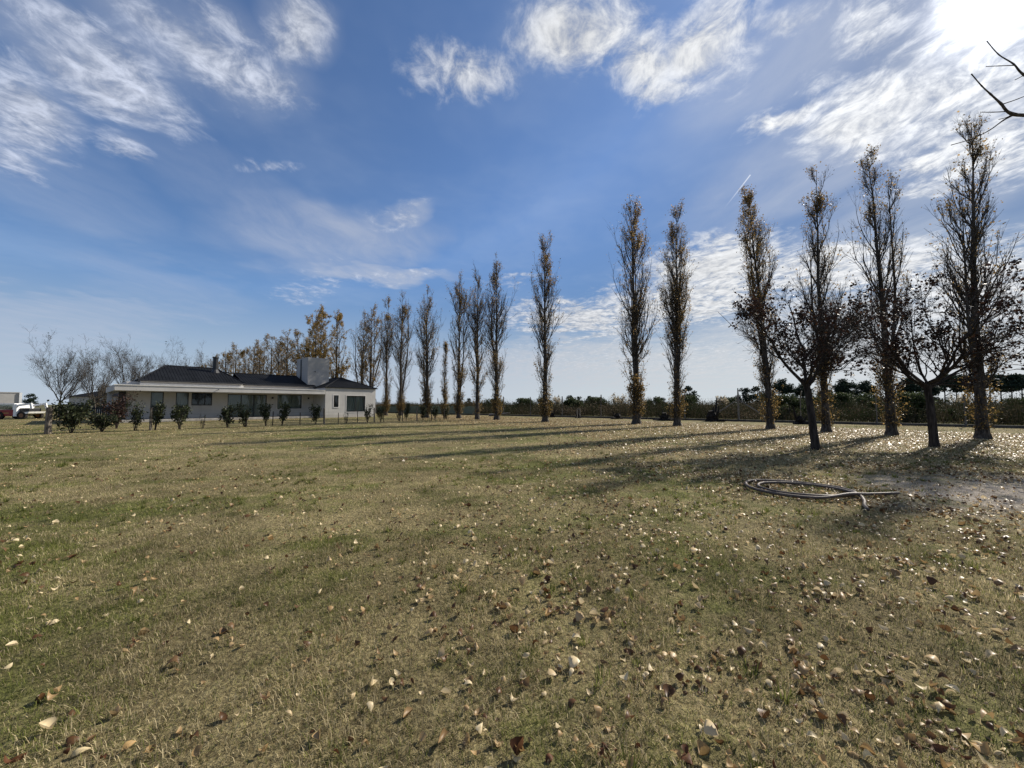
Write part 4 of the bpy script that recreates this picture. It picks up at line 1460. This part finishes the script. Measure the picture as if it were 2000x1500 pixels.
M['bark_twig'] = bark('bark_twig', (.06, .05, .045), (.16, .14, .125), 20)
bw = MB()
for pts, r0, r1 in (
        ([(.0, .0, 2.6), (-.9, -.25, 2.95), (-1.8, -.45, 3.30), (-2.4, -.58, 3.42), (-2.68, -.60, 3.44), (-2.77, -.61, 3.51), (-2.85, -.62, 3.57), (-2.92, -.63, 3.62), (-3.0, -.64, 3.70)], .034, .0042),
        ([(-2.66, -.60, 3.44), (-2.72, -.58, 3.41), (-2.80, -.56, 3.35), (-2.91, -.54, 3.30), (-3.03, -.52, 3.27)], .0085, .0032),
        ([(-2.55, -.60, 3.44), (-2.64, -.66, 3.47), (-2.59, -.70, 3.49), (-2.45, -.75, 3.56)], .006, .003),
        ([(-2.755, -.61, 3.505), (-2.66, -.62, 3.535), (-2.56, -.63, 3.575)], .0045, .003),
        ([(-2.70, -.60, 3.46), (-2.80, -.59, 3.462), (-2.87, -.58, 3.47)], .0045, .0028),
        ([(-2.68, -.60, 3.44), (-2.75, -.62, 3.40), (-2.83, -.64, 3.37)], .0045, .0028),
        ([(.02, .02, 3.0), (-.8, -.2, 3.35), (-1.7, -.45, 3.55), (-2.35, -.58, 3.62), (-2.58, -.60, 3.73), (-2.66, -.61, 3.80), (-2.76, -.61, 3.87), (-2.85, -.62, 3.96)], .028, .0035),
        ([(-2.65, -.61, 3.79), (-2.75, -.60, 3.795), (-2.83, -.59, 3.80)], .004, .0026),
        ([(-2.57, -.60, 3.73), (-2.63, -.59, 3.70)], .0045, .003),
        ([(-2.86, -.55, 3.325), (-2.845, -.55, 3.36)], .0035, .003), ([(-2.85, -.55, 3.33), (-2.855, -.55, 3.285)], .0035, .003),
        ([(.03, .02, 2.8), (.5, .3, 3.4), (.8, .5, 4.1)], .02, .005), ([(.03, .0, 3.2), (.7, -.3, 3.9), (1.1, -.4, 4.8)], .025, .005), ([(.05, .02, 3.6), (.2, .7, 4.3), (.3, 1.0, 5.1)], .022, .005)):
    p, r = bough(pts, r0 * .78, r1 * .8)
    bw.tube(p, r, 6)
bw.build('branches', M['bark_twig'], ASH, smooth=True)


# ------------------------------------------------------------------ shrubs
def shrub(seed, h, wdt, leaves, stems=9, lsize=.085, spread=.5, bare=.12):
    g = np.random.default_rng(seed)
    P = np.zeros((stems, 6, 3))
    k = np.linspace(0, 1, 6)
    an = g.uniform(0, 6.28, stems)
    L = h * g.uniform(.6, 1.0, stems)
    r = wdt * .5 * g.uniform(.25, .9, stems)
    P[..., 0] = np.cos(an)[:, None] * r[:, None] * k ** 1.2 + g.normal(0, .02, (stems, 1))
    P[..., 1] = np.sin(an)[:, None] * r[:, None] * k ** 1.2 + g.normal(0, .02, (stems, 1))
    P[..., 2] = L[:, None] * k - .03
    PR = np.tile(np.linspace(.014, .005, 6), (stems, 1))
    S, SR, SL = sprout(g, P, PR, 7, .25, .98, (.7, .25), np.full(stems, wdt * .35), 4, .2, .08, .6, .004, .5)
    br = branch_mesh('branches', [(P, PR, 4), (S, SR, 3)])
    cand = S[:, 1:].reshape(-1, 3)
    cand = cand[cand[:, 2] > h * bare]
    lp = cand[g.integers(0, len(cand), leaves)] + g.normal(0, wdt * .06, (leaves, 3))
    lv, lf = leaf_quads(g, lp, lsize, -.1)
    return br, np_mesh('foliage', lv, [lf], tint=np.repeat(np.clip(g.beta(1.5, 1.8, leaves), 0, 1), 4))


def place_shrub(meshes, loc, label, lmat, group, rz=0.0, sc=(1, 1, 1), name='shrub'):
    e = empty(name, (loc[0], loc[1], 0), rz)
    e.scale = sc
    tag(e, label, 'shrub', group)
    for nm, me, mt in zip(('stems', 'foliage'), meshes, (M['bark_dark'], M[lmat])):
        link(nm, me, mt, e)
    return e


LOTS = 'shrubs along the low fence'
sh = [shrub(600 + i, 1.25, .85, 520 + 60 * i, 8) for i in range(4)]
thin = shrub(620, .8, .4, 40, 6, .06)
hedge = [shrub(630 + i, 1.5, 1.5, 1500, 14, .10, bare=.08) for i in range(2)]
red_h = shrub(640, 1.5, 1.4, 1300, 14, .08)
SHRUBS = [  # position along the fence, offset behind it, mesh, scale, label
    (.75, .25, 'h0', (.95, .95, .92), 'bulky dark shrub right behind the thick end post'), (1.75, .45, 'h1', (.8, .8, .62), 'low spreading shrub between the end post and the tall shrubs'),
    (2.35, 3.2, 'r', (1.05, 1.05, 1.12), 'reddish-brown bush in front of the dark gate'),
    (2.95, .15, 's0', (.85, .85, .98), 'shrub in front of the dark gate by the porch end'), (3.75, .1, 's1', (.85, .85, 1.0), 'shrub in front of the left stretch of plain house wall'),
    (4.75, .1, 's2', (1.0, 1.0, .92), 'shrub growing round a post in front of the left door'), (5.75, .0, 't', (.8, .8, .9), 'thin bare sapling in front of the second door'),
    (7.0, .1, 's3', (1.05, 1.05, .92), 'full shrub below the three-pane window'), (7.85, .1, 's0', (.95, .95, .95), 'full shrub left of the sliding door'),
    (9.0, .1, 's2', (.75, .75, 1.0), 'narrow shrub at the left edge of the sliding door'), (9.95, .1, 's1', (1.0, 1.0, 1.0), 'round dark shrub in front of the sliding door'),
    (12.05, .1, 's3', (.85, .85, .98), 'shrub below the wide curtained window'), (14.2, .1, 't', (.9, .9, .9), 'thin twiggy sapling near the wing corner'),
    (15.9, .1, 's0', (.7, .7, .92), 'shrub below the narrow wing window'), (17.0, .1, 's2', (.8, .8, .85), 'shrub in front of the two-pane wing window'),
    (18.6, .1, 't', (1.1, 1.1, 1.1), 'small sapling past the house corner'), (19.3, .1, 's1', (.75, .75, 1.05), 'upright shrub below the poplar beside the house'),
    (21.0, .15, 's3', (.75, .75, .95), 'shrub before the pale green shade cloth'), (22.3, .15, 's2', (.8, .8, .85), 'shrub left of the short young poplar'), (23.6, .2, 's0', (.8, .8, .9), 'last shrub at the far end of the low fence')]
mm = {'h0': hedge[0], 'h1': hedge[1], 'r': red_h, 's0': sh[0], 's1': sh[1], 's2': sh[2], 's3': sh[3], 't': thin}
LNORM = Vector((-LOTD.y, LOTD.x, 0))
for i, (s, off, k, sc, lab) in enumerate(SHRUBS):
    p = LOT0 + LOTD * s + LNORM * off
    place_shrub(mm[k], p, lab, 'leaf_red' if k == 'r' else 'leaf_shrub', LOTS, i * 2.1, (sc[0] * 1.05, sc[1] * 1.05, sc[2] * 1.12) if k in ('h0', 'h1', 'r') else (sc[0] * 1.15, sc[1] * 1.15, sc[2] * 1.24))
for i, (x, y, k, sc, lab) in enumerate(((-37.5, 33.5, 'h0', (1.1, 1.1, 1.05), 'dark bush left of the porch column'), (-35.5, 31.2, 'h1', (1.0, 1.0, .95), 'dark bush just left of the picket gate'), (-60.5, 47.0, 'r', (1.6, 1.2, .8), 'reddish hedge bush left of the loader'),
                                        (-65.0, 50.0, 'r', (1.7, 1.3, .85), 'reddish hedge bush at the left edge'), (-47.5, 46.0, 'h1', (1.4, 1.4, 1.3), 'grey-green bush behind the loader'), (-41.5, 40.5, 'h0', (1.3, 1.3, 1.2), 'bush under the bare trees'))):
    place_shrub(mm[k], (x, y), lab, 'leaf_red' if k == 'r' else 'leaf_shrub', 'bushes left of the house', i * 1.9, sc)

# ------------------------------------------------------------------ scrub beyond the fence
g = np.random.default_rng(900)
FNn = np.array([.641, .767])                                       # away from the lawn
nc = 2700
s_ = g.uniform(-75, 78, nc)
dpt = 1.6 + 46 * g.uniform(0, 1, nc) ** 1.5
cx = FN0.x + .767 * s_ + FNn[0] * dpt
cy = FN0.y - .641 * s_ + FNn[1] * dpt
ok = np.abs(cx) < 1.9 * cy + 8
cx, cy, dpt = cx[ok], cy[ok], dpt[ok]
nc = len(cx)
hh = (.95 + .5 * vnoise(cx, cy, .11, 22) + 1.1 * vnoise(cx, cy, .35, 21) + g.uniform(-.35, .55, nc)) * (.62 + .38 * sstep(dpt, 1.0, 9))
rad = g.uniform(.5, 1.3, nc)
per = 34
ci = np.repeat(np.arange(nc), per)
n = len(ci)
an, rr0 = g.uniform(0, 6.28, n), np.sqrt(g.uniform(0, 1, n)) * rad[ci]
bx, by = cx[ci] + np.cos(an) * rr0, cy[ci] + np.sin(an) * rr0
ht = hh[ci] * g.uniform(.5, 1.1, n)
ln = g.normal(0, .28, (n, 2)) * ht[:, None]
wv = g.uniform(.012, .032, n)
wa = g.uniform(0, 3.14, n)
wx, wy = np.cos(wa) * wv, np.sin(wa) * wv
Vt = np.stack([np.stack([bx - wx, by - wy, np.full(n, -.02)], 1), np.stack([bx + wx, by + wy, np.full(n, -.02)], 1), np.stack([bx + ln[:, 0], by + ln[:, 1], ht], 1)], 1).reshape(-1, 3)
tt = np.repeat(g.uniform(.1, .72, n), 3)
pl = 52
cj = np.repeat(np.arange(nc), pl)
m_ = len(cj)
an, rr0 = g.uniform(0, 6.28, m_), np.sqrt(g.uniform(0, 1, m_)) * rad[cj]
lp = np.stack([cx[cj] + np.cos(an) * rr0, cy[cj] + np.sin(an) * rr0, hh[cj] * (.08 + .86 * g.uniform(0, 1, m_) ** .8) * (1 - .25 * (rr0 / rad[cj]) ** 2)], 1)
lv, lf = leaf_quads(g, lp, .13, 0)
lt_ = np.repeat(np.clip((vnoise(cx, cy, .45, 33)[cj] - .5) * 1.5 + .42 + g.uniform(-.2, .35, m_), 0, 1), 4)
V, F, T = join([(Vt, [np.arange(len(Vt)).reshape(-1, 3)], tt), (lv, [lf], lt_)])
tag(link('scrub', np_mesh('scrub', V, F, tint=T), M['leaf_brush']), 'brown dry scrub covering the field beyond the fence', 'scrub', kind='stuff')
# rough green verge between lawn and scrub
nv = 26000
s_ = g.uniform(-40, 48, nv)
dp = g.uniform(.12, 2.6, nv)
x, y = FN0.x + .767 * s_ + FNn[0] * dp, FN0.y - .641 * s_ + FNn[1] * dp
a = g.uniform(0, 6.28, nv)
L = g.uniform(.06, .28, nv)
V = np.stack([np.stack([x - np.cos(a) * .012, y - np.sin(a) * .012, np.zeros(nv)], 1), np.stack([x + np.cos(a) * .012, y + np.sin(a) * .012, np.zeros(nv)], 1),
              np.stack([x + g.normal(0, .06, nv), y + g.normal(0, .06, nv), L], 1)], 1).reshape(-1, 3)
M['verge'] = leafy('verge_grass', (.06, .062, .022), (.15, .145, .055), (.30, .26, .14), .3)
tag(link('verge_grass', np_mesh('verge_grass', V, [np.arange(nv * 3).reshape(-1, 3)], tint=np.repeat(g.uniform(0, 1, nv), 3)), M['verge']), 'rough grass verge along the foot of the fence', 'grass', kind='stuff')


# ------------------------------------------------------------------ bushes and far trees beyond the fence
def cloud_tree(seed, Ht, crown_lo, width, lobes, leaves, lsize, leafmat, r0=.16, flat=.5):
    """tree seen from afar: trunk, limbs into foliage lobes"""
    g = np.random.default_rng(seed)
    k = np.linspace(0, 1, 6)
    T = np.zeros((1, 6, 3))
    T[0, :, 0] = np.cumsum(g.normal(0, .03, 6)) * k
    T[0, :, 2] = k * Ht * .85 - .05
    tr = (r0 * (1 - .75 * k))[None]
    C, Rr, lim = [], [], []
    for i in range(lobes):
        z = crown_lo + (Ht - crown_lo) * g.uniform(.12, .93)
        f = 1 - .75 * max(0, (z - crown_lo) / (Ht - crown_lo) - .45) / .55
        a, r = g.uniform(0, 6.28), width * .5 * f * math.sqrt(g.uniform(.05, .85))
        c = np.array([math.cos(a) * r, math.sin(a) * r, z])
        C.append(c)
        Rr.append(width * g.uniform(.13, .24))
        b = np.array([0, 0, max(crown_lo * .8, z - .5 * r - .4)])
        lim.append(np.stack([b + (c - b) * q + np.array([0, 0, .12 * r * q * (1 - q)]) for q in np.linspace(0, 1, 4)]))
    C, Rr, lim = np.array(C), np.array(Rr), np.array(lim)
    lr = np.tile(np.array([.35, .25, .16, .06]) * r0, (lobes, 1))
    tm = branch_mesh('trunk', [(T, tr, 7), (lim, lr, 4)])
    i = g.integers(0, lobes, leaves)
    v = g.normal(0, 1, (leaves, 3))
    v /= np.linalg.norm(v, axis=1, keepdims=True)
    p = C[i] + v * (Rr[i] * g.uniform(.35, 1.1, leaves))[:, None] * np.array([1, 1, flat])
    lv, lf = leaf_quads(g, p, lsize, 0)
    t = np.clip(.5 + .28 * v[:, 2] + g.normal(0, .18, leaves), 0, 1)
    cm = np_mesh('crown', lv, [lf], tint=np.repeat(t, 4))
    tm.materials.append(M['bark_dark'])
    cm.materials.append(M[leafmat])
    return tm, cm


def place_far(name, meshes, loc, label, cat, group, rz=0.0, sc=(1, 1, 1)):
    e = empty(name, (loc[0], loc[1], 0), rz)
    e.scale = sc
    tag(e, label, cat, group)
    link('trunk', meshes[0], None, e)
    link('crown', meshes[1], None, e)


def ray(px, Y):
    return ((px - 1000) / 751 * Y, Y)


bush = [cloud_tree(700 + i, 2.3, .2, 3.2, 16, 4200, .13, 'leaf_bush', .05, .75) for i in range(2)]
for i, (px, Y, k, sc, lab) in enumerate(((1540, 33, 0, (1.0, 1, .95), 'rounded green bush behind the braced fence post'), (1768, 28.5, 1, (.95, 1, .98), 'dark green bush between the two maples'), (1640, 43, 1, (1.1, 1.1, 1.15), 'olive bush behind the left-hand maple'),
                                         (1690, 45, 0, (1.15, 1.1, 1.15), 'grey-olive bush just left of the second poplar from the right'), (1600, 47, 1, (1.2, 1.2, 1.0), 'low olive bush further back in the scrub'), (1062, 62, 0, (1.1, 1.1, 1.1), 'dark bush beyond the fence right of the wide poplar'),
                                         (1120, 48, 0, (1.1, 1.1, .95), 'green-grey bush beyond the fence right of the lone poplar'), (1160, 56, 1, (1.4, 1.4, 1.05), 'wide low bush on the skyline left of the poplar pair'), (1280, 50, 0, (1.0, 1.0, 1.0), 'bush seen between the poplar pair'), (1425, 46, 1, (1.2, 1.2, .95), 'low bush just left of the braced post'), (1500, 52, 0, (1.1, 1.1, 1.2), 'dark bush behind the leaning poplar'), (1720, 36, 0, (.9, .9, .85), 'bush close left of the second poplar from the right'), (1980, 30, 1, (.9, .9, .8), 'bush at the right edge beyond the fence'), (1020, 58, 1, (1.3, 1.3, 1.0), 'low bush right of the wide poplar foot'), (965, 66, 1, (1.5, 1.5, 1.0), 'low dark bush on the skyline behind the wide poplar'), (1350, 52, 1, (1.0, 1.0, 1.1), 'bush on the skyline right of the poplar pair'), (1860, 30, 0, (.7, .7, .45), 'low dark bush at the foot of the scrub right of the maples'))):
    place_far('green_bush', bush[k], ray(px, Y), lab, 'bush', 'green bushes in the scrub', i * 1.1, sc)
pine = [cloud_tree(720, 9.0, 4.4, 5.4, 20, 3600, .34, 'leaf_pine', .20, .42), cloud_tree(721, 8.5, 3.8, 5.0, 18, 3200, .34, 'leaf_pine', .18, .42), cloud_tree(722, 8.5, 1.2, 6.6, 30, 6500, .32, 'leaf_pine', .22, .7), cloud_tree(723, 5.0, .8, 3.6, 24, 3000, .24, 'leaf_pine', .12, .85)]
FAR = [(1452, 84, 3, 1.0, 'small pine on the skyline left of the braced post'), (1479, 82, 3, 1.05, 'small layered pine right above the braced post'),
       (1527, 78, 2, .78, 'rounded dark tree rising behind the leaning poplar'), (1567, 84, 2, .70, 'dark tree behind the left-hand maple'), (1650, 80, 2, .80, 'broad dark tree between the left-hand maple and the next poplar'), (1690, 86, 2, .80, 'dark tree left of the second poplar from the right'), (1612, 92, 2, .65, 'low dark tree behind the third poplar from the right'),
       (1778, 76, 2, .80, 'dense tree behind the dark green bush'), (1815, 84, 2, .75, 'dark tree behind the right-hand maple trunk'),
       (1845, 98, 0, 1.0, 'flat-topped pine right of the right-hand maple trunk'), (1868, 104, 1, 1.1, 'second pine right of the right-hand maple'), (1890, 97, 0, .98, 'pine directly left of the rightmost poplar'), (1912, 106, 1, 1.12, 'pine hidden behind the rightmost poplar'), (1934, 98, 0, 1.0, 'first pine right of the rightmost poplar'), (1955, 104, 1, 1.12, 'second pine right of the rightmost poplar'),
       (1976, 97, 0, 1.0, 'third pine right of the rightmost poplar'), (1996, 102, 1, 1.1, 'pine at the right edge of the photo'),
       (1112, 120, 3, .85, 'tiny tree on the skyline beyond the lone poplar'), (1132, 126, 3, .8, 'tiny tree on the skyline left of the poplar pair'), (1150, 118, 3, .8, 'tiny round tree on the skyline close left of the poplar pair'), (1345, 70, 3, .95, 'dark tree behind the slim poplar of the pair'), (1295, 120, 3, .7, 'tiny tree on the skyline between the poplar pair'),
       (915, 130, 3, .7, 'tiny tree on the skyline behind the pale-trunked poplar'), (60, 120, 3, .95, 'dark round tree above the far grey house')]
for i, (px, Y, k, sc, lab) in enumerate(FAR):
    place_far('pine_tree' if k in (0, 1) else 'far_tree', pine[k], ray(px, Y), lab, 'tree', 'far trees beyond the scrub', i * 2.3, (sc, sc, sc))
# soft brown trees behind the left roof
brown = cloud_tree(730, 5.6, .6, 4.6, 24, 3200, .16, 'leaf_brush', .12, .8)
for i, (x, y, sc, lab) in enumerate(((-45.0, 49.0, .85, 'brown leafy tree left of the porch end'), (-42.0, 52.0, 1.1, 'brown leafy tree behind the left roof corner'), (-53.0, 50.0, .7, 'brown thicket tree behind the loader'))):
    place_far('brown_tree', brown, (x, y), lab, 'tree', 'brown trees behind the house', i * 1.4, (sc, sc, sc))


# ------------------------------------------------------------------ pampas plumes, stumps, small posts
def pampas(seed, h, n):
    g = np.random.default_rng(seed)
    an = g.uniform(0, 6.28, n)
    V, Fq, T, b = [], [], [], 0
    stems = np.zeros((n, 4, 3))
    k = np.linspace(0, 1, 4)
    L = h * g.uniform(.7, 1.05, n)
    ln = L * g.uniform(.08, .38, n)
    stems[..., 0] = np.cos(an)[:, None] * ln[:, None] * k ** 1.6
    stems[..., 1] = np.sin(an)[:, None] * ln[:, None] * k ** 1.6
    stems[..., 2] = L[:, None] * k
    sm = branch_mesh('stems', [(stems, np.tile(np.array([.012, .011, .01, .006]), (n, 1)), 3)])
    m = 26
    tip, tg = along(np.repeat(stems, m, 0), g.uniform(.72, 1.0, n * m))
    lv, lf = leaf_quads(g, tip + g.normal(0, .035, (n * m, 3)), .15, .3)
    return sm, np_mesh('plumes', lv, [lf], tint=np.repeat(g.uniform(.2, 1, n * m), 4))


pm = [pampas(800, 2.7, 22), pampas(801, 2.4, 26)]
for i, (px, Y, k, lab) in enumerate(((1205, 47, 0, 'feathery pampas clump left of the poplar pair'), (1412, 44, 1, 'pale pampas clump right of the poplar pair'), (1875, 38, 1, 'pale pampas clump between maple and rightmost poplar'), (1090, 55, 0, 'thin pampas clump beside the lone poplar'))):
    x, y = ray(px, Y)
    e = empty('pampas_grass', (x, y, 0), i * 1.5)
    tag(e, lab, 'pampas grass', 'pampas clumps')
    link('stems', pm[k][0], M['plume'], e)
    link('plumes', pm[k][1], M['plume'], e)
M['char'] = bark('charred_wood', (.008, .007, .006), (.035, .03, .026))


def stump(loc, seed, h, label, arms=4):
    g = random.Random(seed)
    e = empty('burnt_stump', (loc[0], loc[1], 0), g.uniform(0, 6))
    tag(e, label, 'stump', 'burnt stumps by the fence')
    MB().tube([(0, 0, -.05), (.03, 0, .25 * h), (0, .04, .5 * h)], [.34 * h, .24 * h, .13 * h], 9).build('stump_base', M['char'], e)
    mb = MB()
    for i in range(arms):
        a = 6.28 * i / arms + g.uniform(-1.2, 1.2)
        l = h * g.choice((.2, .35, .5, .9))
        mb.tube([(math.cos(a) * .14 * h, math.sin(a) * .14 * h, .1 * h), (math.cos(a) * .3 * h, math.sin(a) * .3 * h, .2 * h + l * .45), (math.cos(a) * .36 * h + g.uniform(-.1, .1), math.sin(a) * .36 * h, .2 * h + l)], [.09 * h, .06 * h, .02 * h], 6)
    mb.build('broken_limbs', M['char'], e)
    mb = MB()
    for i in range(7):
        a = g.uniform(0, 6.28)
        r = g.uniform(.3, .8) * h
        mb.tube([(math.cos(a) * .1 * h, math.sin(a) * .1 * h, .08), (math.cos(a) * r, math.sin(a) * r, g.uniform(.02, .12))], [.10 * h, .03 * h], 5)
    mb.build('roots', M['char'], e)


stump((-.0 + 6.9, 40.0), 1, .95, 'dark burnt stump right of the lone poplar')
stump((10.2, 37.3), 2, 1.15, 'burnt stump with a thin limb left of the poplar pair')
stump((13.3, 33.6), 3, 1.35, 'burnt stump between the poplar pair')
stump((16.6, 32.0), 4, 1.75, 'largest burnt stump with upright limbs right of the poplar pair', 5)
stump((20.6, 27.6), 5, 1.15, 'burnt root stump left of the left-hand maple trunk')
stump((4.4, 42.3), 6, 1.0, 'burnt stump just left of the lone poplar')
MF = empty('marker_frame', (6.55, 37.9, 0), R(-30))
tag(MF, 'pair of thin pale posts by the fence right of the lone poplar', 'posts')
for x in (-.14, .14):
    MB().box(x - .025, x + .025, -.025, .025, -.05, 1.0).build('post', M['concrete'], MF)
MB().box(-.115, .115, -.02, .02, .93, .98).build('crossbar', M['concrete'], MF)
LG = empty('fallen_log', (-1.6, 46.0, 0), R(-35))
tag(LG, 'grey fallen log beyond the wide poplar near the fence', 'log')
MB().tube([(-1.4, 0, .12), (-.4, .05, .22), (.8, .0, .30), (1.6, .1, .42)], [.16, .15, .11, .05], 8).build('log', M['bark_pale'], LG)
MB().tube([(.2, .0, .25), (.7, -.4, .55)], [.07, .02], 6).build('branch_stub', M['bark_pale'], LG)
